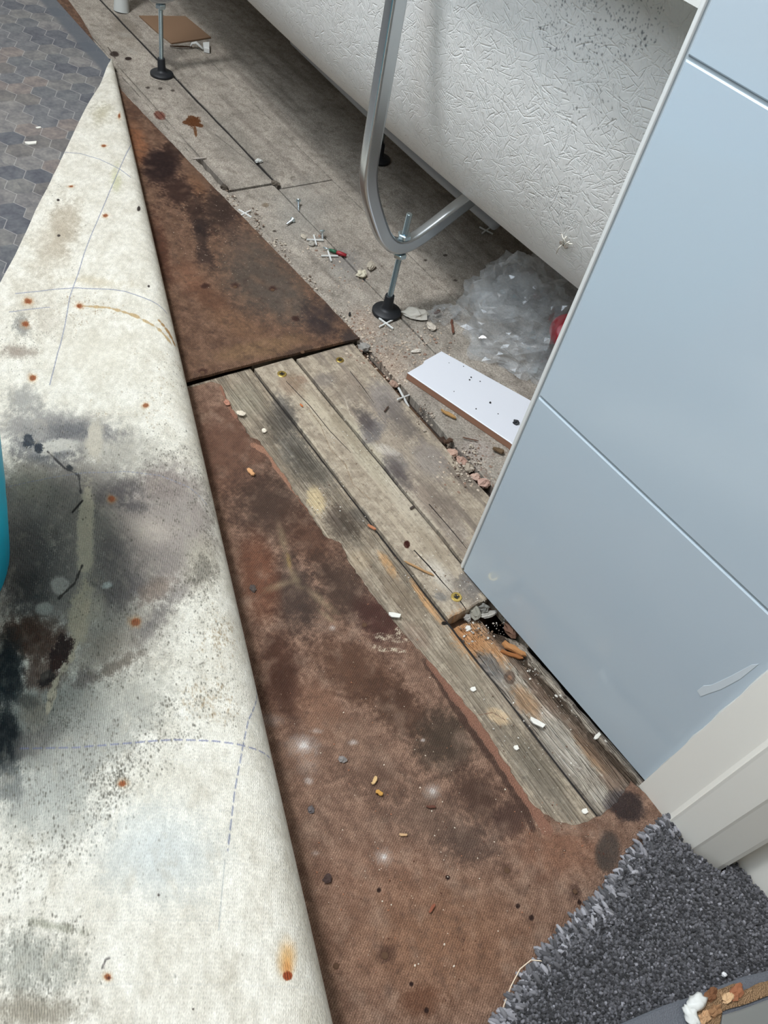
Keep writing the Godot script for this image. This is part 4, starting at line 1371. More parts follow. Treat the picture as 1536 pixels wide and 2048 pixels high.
func door_trim() -> void:
	var o := base("trim_1")
	tag(o, "", "", "", "structure")
	var face := PackedVector2Array([Vector2(0.4665, -0.0285), Vector2(0.4645, 0.0065), Vector2(0.4625, 0.0095), Vector2(0.4600, 0.0105), Vector2(0.4605, 0.0130), Vector2(0.4625, 0.0395), Vector2(0.4640, 0.0418), Vector2(0.4745, 0.0640), Vector2(0.4770, 0.0672), Vector2(0.558, 0.0672), Vector2(0.558, -0.0285)])
	put("architrave", slab_mesh(face, 0.0, 2.05, 0.0), mats.paint, o)
	var lining := base("trim_2")
	tag(lining, "", "", "", "structure")
	put("door_lining", slab_mesh(PackedVector2Array([Vector2(0.492, 0.069), Vector2(0.489, 0.10), Vector2(0.492, 0.19), Vector2(0.60, 0.19), Vector2(0.60, 0.069)]), 0.0, 2.05, 0.0), mats.paint, lining)

# ------------------------------------------------------------------ hardboard sheets
func jag(poly: Array, seed_: int, amount: float, from: int, to: int, step := 0.004) -> PackedVector2Array:
	# points [x, z]; the stretch from..to is broken into small torn steps
	var r := RandomNumberGenerator.new()
	r.seed = seed_
	var out := PackedVector2Array()
	for i in poly.size():
		var a := Vector2(poly[i][0], poly[i][1])
		out.append(a)
		if i >= from and i < to:
			var b := Vector2(poly[i + 1][0], poly[i + 1][1])
			var n := int(a.distance_to(b) / step)
			var side := (b - a).orthogonal().normalized()
			for k in range(1, n):
				out.append(a.lerp(b, float(k) / n) + side * r.randf_range(-amount, amount))
	return out

func hardboard() -> void:
	var far := jag([[0.02, -2.2], [0.602, -2.2], [0.598, -1.85], [0.590, -1.74], [0.566, -1.58], [0.545, -1.434], [0.556, -1.10], [0.567, -0.84], [0.5722, -0.686], [0.50, -0.6905], [0.43, -0.6955], [0.373, -0.6975], [0.325, -0.6985], [0.02, -0.70]], 5, 0.0007, 3, 12, 0.012)
	var f := base("hardboard_sheet")
	tag(f, "dark stained hardboard sheet under the lifted vinyl, its straight end facing the bare boards", "hardboard")
	put("board_face", slab_mesh(far, 0.0046, 0.0088, 0.0006, FAR_RECT), mats.hard_far, f)
	for s in [[470, 574], [545, 580], [605, 704], [405, 745]]:
		put("nail", nail_head(0.003), mats.old_wood, f, P(s[0], s[1], 0.0088))
	var torn := [[0.02, -0.6925], [0.352, -0.6895], [0.359, -0.682], [0.354, -0.655], [0.352, -0.628], [0.349, -0.585], [0.3555, -0.578], [0.357, -0.545], [0.3555, -0.505], [0.3535, -0.488], [0.354, -0.468], [0.352, -0.417], [0.363, -0.400], [0.360, -0.385], [0.357, -0.373], [0.356, -0.330], [0.359, -0.279], [0.363, -0.245], [0.3675, -0.202], [0.3695, -0.155], [0.3655, -0.111], [0.362, -0.070], [0.371, -0.046], [0.385, -0.034], [0.401, -0.030], [0.416, -0.028], [0.436, -0.028], [0.450, -0.032], [0.4615, -0.036], [0.4655, -0.020], [0.46, 0.2], [0.02, 0.2]]
	var n := base("hardboard_sheet")
	tag(n, "brown hardboard sheet with white mould spots and a torn edge along the bare weathered floorboards", "hardboard")
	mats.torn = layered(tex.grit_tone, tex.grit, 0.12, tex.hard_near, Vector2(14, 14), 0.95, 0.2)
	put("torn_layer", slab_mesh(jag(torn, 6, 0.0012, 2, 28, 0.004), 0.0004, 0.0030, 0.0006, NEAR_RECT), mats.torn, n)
	var skin := [[0.02, -0.6925], [0.350, -0.6895], [0.350, -0.683], [0.345, -0.655], [0.347, -0.628], [0.3475, -0.585], [0.346, -0.572], [0.3445, -0.545], [0.343, -0.520], [0.346, -0.495], [0.352, -0.484], [0.353, -0.468], [0.351, -0.417], [0.354, -0.398], [0.356, -0.373], [0.3555, -0.330], [0.3585, -0.279], [0.3612, -0.245], [0.3612, -0.171], [0.360, -0.114], [0.3575, -0.067], [0.349, -0.043], [0.344, 0.0], [0.34, 0.2], [0.02, 0.2]]
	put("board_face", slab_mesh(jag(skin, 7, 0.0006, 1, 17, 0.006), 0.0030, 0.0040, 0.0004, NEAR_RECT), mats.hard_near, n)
	for s in [[729, 1250, 0.0026], [770, 1911, 0.0028], [1014, 1741, 0.0026], [672, 1932, 0.0022], [1150, 1783, 0.002]]:
		put("nail", nail_head(s[2]), mats.old_wood, n, P(s[0], s[1], 0.004))

func nail_head(r: float) -> ArrayMesh:
	var st := new_st()
	turned(st, PackedVector2Array([Vector2(r, -0.0006), Vector2(r * 1.02, 0.0003), Vector2(r * 0.8, 0.0006), Vector2(r * 0.3, 0.0002), Vector2(0, 0.0003)]), Vector3.ZERO, Vector3.UP, 14)
	return done(st)

# ------------------------------------------------------------------ the turned-back vinyl
func fold_radius(s: float) -> float:
	return 0.0095 + 0.018 * clampf(s, 0.0, 1.9)

var ripple := FastNoiseLite.new()
func sheet_point(s: float, a: float) -> Vector3:
	# s along the fold, a along the sheet across it: below 0 flat on the floor, up to PI R round the fold, then back to the left
	var R := fold_radius(s)
	var off := 0.0
	var y := 0.0
	if a <= 0.0:
		off = -R + a
	elif a < PI * R:
		off = -R + R * sin(a / R)
		y = R * (1.0 - cos(a / R))
	else:
		var q := a - PI * R
		off = -R - q
		var wide := maxf(0.02, 0.303 * s - 1.57 * R)
		var low := 0.0075 + 0.016 * smoothstep(0.02, 0.25, s) * (1.0 - smoothstep(0.55, 1.0, s))
		y = lerpf(2.0 * R, low, smoothstep(0.0, 1.15, q / wide)) if 2.0 * R > low else 2.0 * R
		y += 0.010 * ripple.get_noise_2d(s * 7.0, q * 7.0) * smoothstep(0.0, 0.1, q) * smoothstep(0.2, 0.7, s)
		y = maxf(y, minf(low, 2.0 * R))
	var p := FOLD + ALONG * s + SIDE * off
	return Vector3(p.x, SHEET_Y + y, p.y)

func vinyl() -> void:
	ripple.seed = 15
	ripple.frequency = 0.6
	var v := base("vinyl_flooring")
	tag(v, "grey hexagon patterned vinyl flooring lifted and folded back, showing its mouldy white underside", "vinyl flooring")
	var rows := 120
	var cols := 60
	var back := PackedVector3Array()
	var front := PackedVector3Array()
	var uvb := PackedVector2Array()
	var uvb2 := PackedVector2Array()
	var uvf := PackedVector2Array()
	var uvf2 := PackedVector2Array()
	var th := 0.0024
	for i in rows + 1:
		var s := lerpf(-0.5, 1.85, float(i) / rows)
		var R := fold_radius(s)
		var edge := 0.303 * s + (PI * 0.5 * R if s > 0.0 else R) + 0.0008 * sin(s * 9.0)
		var F := FOLD + ALONG * s
		var amin := (-0.58 - F.x) / SIDE.x + R
		for j in cols + 1:
			var a := 0.0
			if j <= 14: a = lerpf(amin, 0.0, j / 14.0)
			elif j <= 32: a = lerpf(0.0, PI * R, (j - 14) / 18.0)
			else: a = lerpf(PI * R, maxf(edge, PI * R), (j - 32) / 28.0)
			a = minf(a, edge)
			var p := sheet_point(s, a)
			var du := sheet_point(s, a + 0.0006) - sheet_point(s, a - 0.0006)
			var dv := sheet_point(s + 0.003, a) - sheet_point(s - 0.003, a)
			var n := -du.cross(dv).normalized()
			var flat := F + SIDE * (a - PI * 0.5 * R)
			back.append(p)
			front.append(p + n * th)
			uvb.append(flat / 0.064)
			uvb2.append((Vector2(a - PI * 0.5 * R, s) - BACK_RECT.position) / BACK_RECT.size)
			uvf.append((flat + Vector2(5.0 * HEX_TILE.x, 5.0 * HEX_TILE.y)) / HEX_TILE)
			uvf2.append(Vector2(clampf(0.5 + (flat.x - 0.5) / 0.2, 0.01, 0.99), 0.5))
	var st := new_st()
	grid(st, back, cols + 1, uvb, uvb2, true)
	put("backing", done(st), mats.backing, v)
	# the print fades out in a plain dark border beside the bath
	var band := Image.create(64, 2, false, Image.FORMAT_RGBA8)
	for x in 64:
		var f := 0.4 + x / 64.0 * 0.2
		for y in 2: band.set_pixel(x, y, Color(86 / 255.0, 91 / 255.0, 98 / 255.0, smoothstep(0.525, 0.537, f) * 0.85))
	mats.print.detail_enabled = true
	mats.print.detail_albedo = ImageTexture.create_from_image(band)
	mats.print.detail_uv_layer = BaseMaterial3D.DETAIL_UV_2
	mats.print.detail_blend_mode = BaseMaterial3D.BLEND_MODE_MIX
	st = new_st()
	grid(st, front, cols + 1, uvf, uvf2, false)
	put("printed_face", done(st), mats.print, v)
	st = new_st()
	var rim := PackedVector3Array()
	for i in rows + 1:
		rim.append(back[i * (cols + 1) + cols])
		rim.append(front[i * (cols + 1) + cols])
	grid(st, rim, 2, PackedVector2Array(), PackedVector2Array(), true)
	put("cut_edge", done(st), mat(c8(196, 194, 186), 0.8), v)

# ------------------------------------------------------------------ bath
func bow(z: float) -> float:
	return minf(0.02 * pow((z + 0.85) / 0.55, 2.0), 0.034)

func bathtub() -> void:
	var t := base("bathtub")
	tag(t, "white bathtub with a rough glass fibre shell on a galvanised tube cradle with screw feet", "bathtub")
	var prof := [[0.600, 0.556], [0.603, 0.52], [0.610, 0.47], [0.618, 0.42], [0.627, 0.37], [0.638, 0.32], [0.651, 0.275], [0.667, 0.238], [0.686, 0.2105], [0.71, 0.190], [0.74, 0.1735], [0.78, 0.164], [0.83, 0.160], [1.0, 0.158], [1.2, 0.16]]
	var pts := PackedVector3Array()
	var uv := PackedVector2Array()
	var uv2 := PackedVector2Array()
	var rows := 90
	for i in rows + 1:
		var z := lerpf(-2.05, -0.333, float(i) / rows)
		var e := maxf(0.0, maxf((z + 0.45) / 0.117, (-1.9 - z) / 0.15))
		var pull := 0.05 * (1.0 - sqrt(maxf(0.0, 1.0 - e * e)))
		var run := 0.0
		for j in prof.size():
			if j > 0: run += Vector2(prof[j][0], prof[j][1]).distance_to(Vector2(prof[j - 1][0], prof[j - 1][1]))
			pts.append(Vector3(prof[j][0] + bow(z) + pull, prof[j][1], z))
			uv.append(Vector2(z, run) / 0.34)
			uv2.append((Vector2(z, run) - SHELL_RECT.position) / SHELL_RECT.size)
	var st := new_st()
	grid(st, pts, prof.size(), uv, uv2, false)
	var shell := put("shell", done(st), mats.shell, t)
	put("rim", slab_mesh(rect(0.556, -2.05, 0.70, -0.330), 0.537, 0.60, 0.012), mat(c8(232, 232, 226), 0.15), t)
	# broken spot with loose strands
	var d := ray(1127, 486)
	var hit := EYE + d * ((0.655 + bow(-0.5)) / d.x)
	hit = EYE + d * (t_to_shell(d))
	put("broken_patch", lump(Vector3(0.010, 0.012, 0.014), 41, 0.4, false, 6), mat(c8(146, 136, 124), 0.9), shell, hit + Vector3(0.004, -0.004, 0))
	var sv := new_st()
	for s in [[-6, -30, 6, -2], [10, -22, -4, 4], [20, -6, 4, 8], [-2, 2, -18, 26], [14, 4, 22, 2]]:
		var a := EYE + ray(1127 + s[0] * 0.6, 486 + s[1] * 0.6) * (t_to_shell(ray(1127 + s[0] * 0.6, 486 + s[1] * 0.6)) - 0.003)
		var b := EYE + ray(1127 + s[2] * 0.8, 486 + s[3] * 0.8) * (t_to_shell(ray(1127 + s[2] * 0.8, 486 + s[3] * 0.8)) - 0.008)
		tube(sv, PackedVector3Array([a, a.lerp(b, 0.5) + Vector3(-0.002, 0.001, 0), b]), 0.0007, 5)
	put("glass_strand", done(sv), mat(c8(232, 226, 212), 0.4), shell)
	cradle_leg(t, -0.728, 0.0)
	cradle_leg(t, -1.492, 0.022)
	# back foot
	var rear := P(757, 321, 0.0)
	var rs := new_st()
	tube(rs, PackedVector3Array([Vector3(rear.x, 0.012, rear.z), Vector3(rear.x, 0.159, rear.z)]), 0.004, 10)
	var rod := put("threaded_rod", done(rs), mats.zinc, t)
	put("foot", foot_mesh(), mats.black, rod, Vector3(rear.x, 0.0, rear.z))

func t_to_shell(d: Vector3) -> float:
	# march along the line of sight to the side of the bath
	var prof := [[0.600, 0.556], [0.603, 0.52], [0.610, 0.47], [0.618, 0.42], [0.627, 0.37], [0.638, 0.32], [0.651, 0.275], [0.667, 0.238], [0.686, 0.2105], [0.71, 0.190], [0.74, 0.1735], [0.78, 0.164]]
	var t := 0.4
	while t < 2.5:
		var p := EYE + d * t
		for j in prof.size() - 1:
			if p.y <= prof[j][1] and p.y >= prof[j + 1][1]:
				var x: float = lerpf(prof[j][0], prof[j + 1][0], (prof[j][1] - p.y) / (prof[j][1] - prof[j + 1][1])) + bow(p.z)
				if p.x >= x: return t
		t += 0.001
	return 1.0

func foot_mesh() -> ArrayMesh:
	var st := new_st(false)
	st.set_smooth_group(0)
	turned(st, PackedVector2Array([Vector2(0, 0), Vector2(0.0205, 0.0), Vector2(0.0215, 0.001), Vector2(0.0215, 0.0045), Vector2(0.0205, 0.006), Vector2(0.012, 0.0075), Vector2(0.0088, 0.009), Vector2(0.0074, 0.012), Vector2(0.0068, 0.030), Vector2(0.0062, 0.0315), Vector2(0.0042, 0.0315)]), Vector3.ZERO, Vector3.UP, 32)
	return done(st)

func thread_rod(a: Vector3, b: Vector3, r: float) -> ArrayMesh:
	var st := new_st(false)
	var l := a.distance_to(b)
	var n := int(l / 0.0013)
	var prof := PackedVector2Array([Vector2(0, 0), Vector2(r * 0.8, 0)])
	for i in n:
		prof.append(Vector2(r * 0.9, (i + 0.1) * l / n))
		prof.append(Vector2(r, (i + 0.5) * l / n))
	prof.append(Vector2(r * 0.88, l))
	prof.append(Vector2(0, l))
	turned(st, prof, a, b - a, 14)
	return done(st)

func nut_mesh(r: float, h: float) -> ArrayMesh:
	var st := new_st(false)
	turned(st, PackedVector2Array([Vector2(0, 0), Vector2(r * 0.88, 0), Vector2(r, h * 0.18), Vector2(r, h * 0.82), Vector2(r * 0.88, h), Vector2(0, h)]), Vector3.ZERO, Vector3.UP, 6)
	return done(st)

func cradle_leg(t: Node3D, z: float, lift: float) -> void:
	var raw := [[0.571, 0.533], [0.571, 0.5], [0.571, 0.4], [0.571, 0.30], [0.571, 0.245], [0.5735, 0.220], [0.580, 0.198], [0.592, 0.172], [0.606, 0.146], [0.616, 0.131], [0.628, 0.119], [0.640, 0.113], [0.652, 0.1115], [0.666, 0.114], [0.680, 0.120], [0.70, 0.131], [0.73, 0.149], [0.765, 0.170]]
	var c := Curve3D.new()
	c.bake_interval = 0.006
	for q in raw: q[1] += lift
	for i in raw.size():
		var a := Vector3(raw[maxi(i - 1, 0)][0], raw[maxi(i - 1, 0)][1], z)
		var b := Vector3(raw[mini(i + 1, raw.size() - 1)][0], raw[mini(i + 1, raw.size() - 1)][1], z)
		var p := Vector3(raw[i][0], raw[i][1], z)
		var dir := (b - a).normalized()
		c.add_point(p, -dir * p.distance_to(a) * 0.33, dir * p.distance_to(b) * 0.33)
	# tube pressed to a D: one flat flank, facets along it
	var path := c.get_baked_points()
	var st := new_st(false)
	var D := PackedVector2Array()
	for k in 24:
		var an := TAU * k / 24.0
		var q := Vector2(cos(an), sin(an)) * 0.0112
		q.y = clampf(q.y, -0.0112, 0.0078)
		q.x = clampf(q.x, -0.0100, 0.0100)
		D.append(q)
	st.set_smooth_group(0)
	var rings := PackedVector3Array()
	for i in path.size():
		var tg := (path[mini(i + 1, path.size() - 1)] - path[maxi(i - 1, 0)]).normalized()
		var side := tg.cross(Vector3(0, 0, 1)).normalized()
		for k in 25:
			rings.append(path[i] + side * D[k % 24].x + Vector3(0, 0, 1) * D[k % 24].y)
	grid(st, rings, 25, PackedVector2Array(), PackedVector2Array(), true)
	var leg := put("cradle_leg", done(st), mats.steel, t)
	# bolt hole near the top
	if z > -1.0:
		var hs := new_st()
		turned(hs, PackedVector2Array([Vector2(0.0042, 0), Vector2(0.0036, 0.0008), Vector2(0, 0.0004)]), Vector3(0.572, 0.425, z + 0.0078), Vector3(0, 0, 1), 14)
		put("bolt_hole", done(hs), mats.black, leg)
	var foot := Vector3(0.6475, 0.0, z)
	var top := Vector3(0.651, 0.158 + lift, z)
	put("threaded_rod", thread_rod(foot + Vector3(0, 0.02, 0), top, 0.0041), mats.zinc, leg)
	for y in [0.1222 + lift, 0.0932 + lift]:
		put("nut", nut_mesh(0.0095, 0.0072), mats.zinc, leg, Vector3(lerpf(foot.x, top.x, y / 0.158), y, z))
	put("foot", foot_mesh(), mats.black, leg, foot)

# ------------------------------------------------------------------ things under the bath
func film_heap(centre: Vector3, half: Vector3, sd: int, lobes := 0.3) -> ArrayMesh:
	# crumpled film: a heap with sharp creases
	var st := new_st(false)
	var nz := FastNoiseLite.new()
	nz.seed = sd
	nz.frequency = 1.0
	nz.noise_type = FastNoiseLite.TYPE_CELLULAR
	nz.cellular_return_type = FastNoiseLite.RETURN_DISTANCE2_SUB
	var n2 := FastNoiseLite.new()
	n2.seed = sd + 1
	n2.frequency = 1.0
	n2.fractal_octaves = 3
	var pts := PackedVector3Array()
	var cols := 72
	var rows := 26
	for i in rows + 1:
		for j in cols + 1:
			var th := PI * 0.5 * i / rows
			var ph := TAU * (j % cols) / cols
			var d := Vector3(sin(th) * cos(ph), cos(th), sin(th) * sin(ph))
			var m := 1.0 + lobes * n2.get_noise_3dv(d * 1.6) + 0.20 * nz.get_noise_3dv(d * 2.2) + 0.035 * nz.get_noise_3dv(d * 6.0)
			var p := d * m * half
			p.y = maxf(p.y, 0.001)
			pts.append(centre + p)
	grid(st, pts, cols + 1, PackedVector2Array(), PackedVector2Array(), true)
	return done(st)

func film(alpha: float, tint := Color(0.86, 0.88, 0.89)) -> StandardMaterial3D:
	var m := mat(Color(tint.r, tint.g, tint.b, alpha), 0.1, 0.0, 0.6)
	m.transparency = BaseMaterial3D.TRANSPARENCY_ALPHA
	m.cull_mode = BaseMaterial3D.CULL_DISABLED
	return m

func under_bath() -> void:
	# grey pipe along the bath
	var st := new_st()
	tube(st, PackedVector3Array([Vector3(0.850, 0.104, -1.36), Vector3(0.838, 0.102, -1.1), Vector3(0.830, 0.104, -0.90), Vector3(0.828, 0.106, -0.735)]), 0.0105, 18)
	var pipe := put("waste_pipe", done(st), mat(c8(168, 172, 176), 0.4))
	tag(pipe, "thin grey plastic pipe running lengthwise under the bath behind the galvanised cradle leg", "pipe")
	# pale pipe end at the far side
	st = new_st()
	var f := P(243, 22, 0.0)
	turned(st, PackedVector2Array([Vector2(0.016, 0.0), Vector2(0.0155, 0.01), Vector2(0.0145, 0.02), Vector2(0.0145, 0.2)]), f, Vector3(0.12, 1, -0.1), 20)
	var wp := put("standing_pipe", done(st), mat(c8(196, 198, 194), 0.5))
	tag(wp, "pale upright pipe standing on the boards at the far end beyond the second screw foot", "pipe")
	# brown card
	var card := base("cardboard_piece")
	tag(card, "flat brown piece of cardboard lying on the boards beyond the far screw foot", "cardboard")
	put("sheet", slab_mesh(PackedVector2Array([P2(278, 31, 0.003), P2(371, 32, 0.003), P2(422, 74, 0.003), P2(398, 78, 0.003), P2(343, 86, 0.003), P2(310, 60, 0.003)]), 0.0005, 0.0032, 0.0004), mat(c8(128, 100, 76), 0.9), card)
	st = new_st()
	tube(st, PackedVector3Array([P(340, 92, 0.003), P(362, 93, 0.005), P(384, 94, 0.004)]), [0.0015, 0.003, 0.002], 7, true, 0.5)
	var strip := put("splinter", done(st), mats.old_wood)
	tag(strip, "dark splinter of wood at the near edge of the brown cardboard piece", "splinter")
	st = new_st()
	tube(st, PackedVector3Array([P(380, 95, 0.002), P(384, 87, 0.010), P(392, 85, 0.012), P(400, 92, 0.008), P(406, 98, 0.003)]), [0.003, 0.005, 0.005, 0.004, 0.003], 8, true, 0.4)
	var br := put("plastic_bracket", done(st), mats.white_plastic)
	tag(br, "bent white plastic bracket lying beside the brown cardboard piece", "bracket")
	var wc := put("plastic_clip", slab_mesh(PackedVector2Array([P2(406, 84, 0.01), P2(419, 83, 0.01), P2(419, 97, 0.01), P2(408, 95, 0.01)]), 0.001, 0.010, 0.001), mats.white_plastic)
	tag(wc, "small square white plastic clip right of the bent white bracket", "clip")
	# tile offcut
	var tile := base("tile_offcut")
	tag(tile, "cut piece of white glazed wall tile with brown core lying on the dusty boards", "tile")
	var h := 0.0115
	var poly := [Vector2(P2(815, 745, h)), Vector2(P2(846, 727, h)), Vector2(P2(849, 721, h)), Vector2(P2(883, 702, h)), Vector2(P2(1075, 808, h)), Vector2(P2(1180, 866, h)), Vector2(P2(1068, 926, h)), Vector2(P2(1020, 884, h))]
	put("body", slab_mesh(PackedVector2Array(poly), 0.0008, h - 0.0012, 0.0), mat(c8(152, 112, 90), 0.9), tile)
	put("glazed_face", slab_mesh(PackedVector2Array(poly), h - 0.0012, h, 0.0006), mat(c8(226, 228, 234), 0.2), tile)
	for s in [[980, 806, 3.2], [942, 755, 2.2], [939, 760, 2.0], [960, 763, 1.6], [927, 733, 1.5], [952, 818, 1.8], [898, 726, 1.2], [908, 783, 1.3], [996, 828, 1.5]]:
		var g := put("speck", lump(Vector3(0.0011, 0.0007, 0.0011) * s[2], int(s[0]), 0.3, false, 4), mats.black, tile, P(s[0], s[1], h))
	var ch := put("grit_chip", lump(Vector3(0.009, 0.005, 0.008), 55, 0.45), mats.black, self, P(1032, 846, h))
	tag(ch, "small black chip of grit lying on the white tile offcut by the tiled wall edge", "grit")
	# clear film bag
	var bag := base("plastic_bag")
	tag(bag, "crumpled clear plastic bag stuffed under the bath beside the tiled wall", "plastic bag")
	put("film", film_heap(Vector3(0.835, 0.0, -0.605), Vector3(0.142, 0.135, 0.135), 61), film(0.18), bag)
	put("fold", film_heap(Vector3(0.82, 0.0, -0.60), Vector3(0.11, 0.10, 0.115), 63), film(0.17), bag)
	put("fold", film_heap(Vector3(0.83, 0.0, -0.50), Vector3(0.08, 0.05, 0.08), 65, 0.5), film(0.16), bag)
	st = new_st()
	turned(st, PackedVector2Array([Vector2(0, 0), Vector2(0.02, 0), Vector2(0.022, 0.003), Vector2(0.022, 0.02), Vector2(0.019, 0.024), Vector2(0.012, 0.0255), Vector2(0, 0.026)]), Vector3.ZERO, Vector3(-0.6, 0.7, 0.2), 28)
	var red := put("red_cap", done(st), mat(c8(196, 34, 52), 0.35), self, P(1133, 668, 0.055))
	tag(red, "red plastic cap half hidden by the tiled wall edge among the clear plastic", "cap")
	var wrap := put("plastic_wrap", film_heap(P(885, 632, 0.0), Vector3(0.035, 0.014, 0.020), 71, 0.5), film(0.14))
	tag(wrap, "small crumpled scrap of clear plastic wrap beside the pale filler lump", "plastic wrap")

# ------------------------------------------------------------------ carpet
func carpet() -> void:
	var c := base("carpet")
	tag(c, "grey shaggy carpet with a frayed edge meeting the brown hardboard at the doorway", "carpet")
	var h := 0.012
	var edge := PackedVector2Array()
	for q in [[1352, 1640], [1310, 1662], [1262, 1725], [1225, 1782], [1180, 1828], [1110, 1890], [1062, 1955], [1010, 2040], [960, 2110], [890, 2180]]:
		edge.append(P2(q[0], q[1], h))
	var poly := edge.duplicate()
	poly.append_array(PackedVector2Array([Vector2(0.06, 0.20), Vector2(0.06, 0.5), Vector2(0.80, 0.5), Vector2(0.80, 0.205), Vector2(0.486, 0.20), Vector2(0.486, 0.0705), Vector2(0.466, 0.0690), Vector2(0.4565, 0.04), Vector2(0.4555, 0.014)]))
	put("backing", slab_mesh(poly, 0.0045, 0.0085, 0.001), mat(c8(64, 62, 64), 0.95), c)
	var tuft := new_st()
	tube(tuft, PackedVector3Array([Vector3.ZERO, Vector3(0.05, 0.4, 0), Vector3(0.12, 0.72, 0.05), Vector3(0.24, 0.9, 0.0), Vector3(0.33, 0.86, -0.1)]), [0.10, 0.16, 0.19, 0.17, 0.06], 6)
	var tm := done(tuft)
	var yarn := mat(Color.WHITE, 0.75, 0.0, 0.3)
	yarn.vertex_color_use_as_albedo = true
	yarn.rim_enabled = true
	yarn.rim = 0.35
	yarn.rim_tint = 0.5
	var r := RandomNumberGenerator.new()
	r.seed = 21
	var at := []
	var tries := 0
	while at.size() < 30000 and tries < 300000:
		tries += 1
		var p := Vector2(r.randf_range(0.15, 0.70), r.randf_range(-0.03, 0.27))
		if Geometry2D.is_point_in_polygon(p, poly):
			var q := seen_at(Vector3(p.x, 0.02, p.y))
			if q.x > 850 and q.x < 1640 and q.y < 2150: at.append(p)
	for n in 26000:
		var p := Vector2(r.randf_range(0.06, 0.80), r.randf_range(0.0, 0.5))
		if Geometry2D.is_point_in_polygon(p, poly): at.append(p)
	var mm := MultiMesh.new()
	mm.transform_format = MultiMesh.TRANSFORM_3D
	mm.use_colors = true
	mm.mesh = tm
	mm.instance_count = at.size()
	for i in at.size():
		var b := Basis(Vector3.UP, r.randf() * TAU) * Basis(Vector3.RIGHT, r.randf_range(-0.5, 0.5))
		var l := r.randf_range(0.0045, 0.0088)
		mm.set_instance_transform(i, Transform3D(b.scaled_local(Vector3(l * 0.9, l, l * 0.9)), Vector3(at[i].x, 0.0078, at[i].y)))
		var v := 0.025 + 0.13 * pow(r.randf(), 1.6) * (2.2 if r.randf() < 0.13 else 1.0)
		mm.set_instance_color(i, Color(v, v * 0.98, v * 1.07))
	tm.surface_set_material(0, yarn)
	var mi := MultiMeshInstance3D.new()
	mi.name = "pile"
	mi.multimesh = mm
	c.add_child(mi, true)
	tag(mi, "", "", "", "stuff")
	# frayed edge: paler, longer, lying outwards
	var fr := MultiMesh.new()
	fr.transform_format = MultiMesh.TRANSFORM_3D
	fr.use_colors = true
	var strand := new_st()
	tube(strand, PackedVector3Array([Vector3.ZERO, Vector3(0.2, 0.14, 0.02), Vector3(0.45, 0.2, 0.0), Vector3(0.72, 0.14, -0.08), Vector3(0.95, 0.02, -0.14)]), [0.12, 0.17, 0.18, 0.16, 0.09], 6)
	fr.mesh = done(strand)
	fr.mesh.surface_set_material(0, yarn)
	fr.instance_count = 1500
	var total := 0.0
	for i in edge.size() - 1: total += edge[i].distance_to(edge[i + 1])
	for i in fr.instance_count:
		var t := r.randf() * total
		var k := 0
		while k < edge.size() - 2 and t > edge[k].distance_to(edge[k + 1]):
			t -= edge[k].distance_to(edge[k + 1])
			k += 1
		var dir := (edge[k + 1] - edge[k]).normalized()
		var out := Vector2(dir.y, -dir.x)
		if out.y > 0.0: out = -out
		var p := edge[k] + dir * t - out * r.randf_range(-0.001, 0.014)
		var yaw := atan2(-out.y, out.x) + r.randf_range(-0.9, 0.9)
		var b := Basis(Vector3.UP, yaw) * Basis(Vector3.FORWARD, r.randf_range(-0.6, 0.25)) * Basis(Vector3.RIGHT, r.randf_range(-0.8, 0.8))
		var l := r.randf_range(0.0055, 0.0115)
		fr.set_instance_transform(i, Transform3D(b.scaled_local(Vector3(l, l, l)), Vector3(p.x, r.randf_range(0.006, 0.0115), p.y)))
		var v := 0.06 + 0.34 * pow(r.randf(), 1.5)
		fr.set_instance_color(i, Color(v, v * 0.98, v * 1.05))
	var fi := MultiMeshInstance3D.new()
	fi.name = "frayed_edge"
	fi.multimesh = fr
	c.add_child(fi, true)
	tag(fi, "", "", "", "stuff")
	# loose thread
	var st := new_st()
	tube(st, PackedVector3Array([P(1000, 2046, 0.008), P(1008, 2010, 0.010), P(1022, 1972, 0.012), P(1040, 1938, 0.014), P(1062, 1920, 0.015), P(1085, 1922, 0.015), P(1100, 1932, 0.014)]), 0.0005, 6)
	var th := put("loose_thread", done(st), mat(c8(226, 208, 184), 0.7))
	tag(th, "long pale loose thread curling off the frayed carpet edge over the hardboard", "thread")

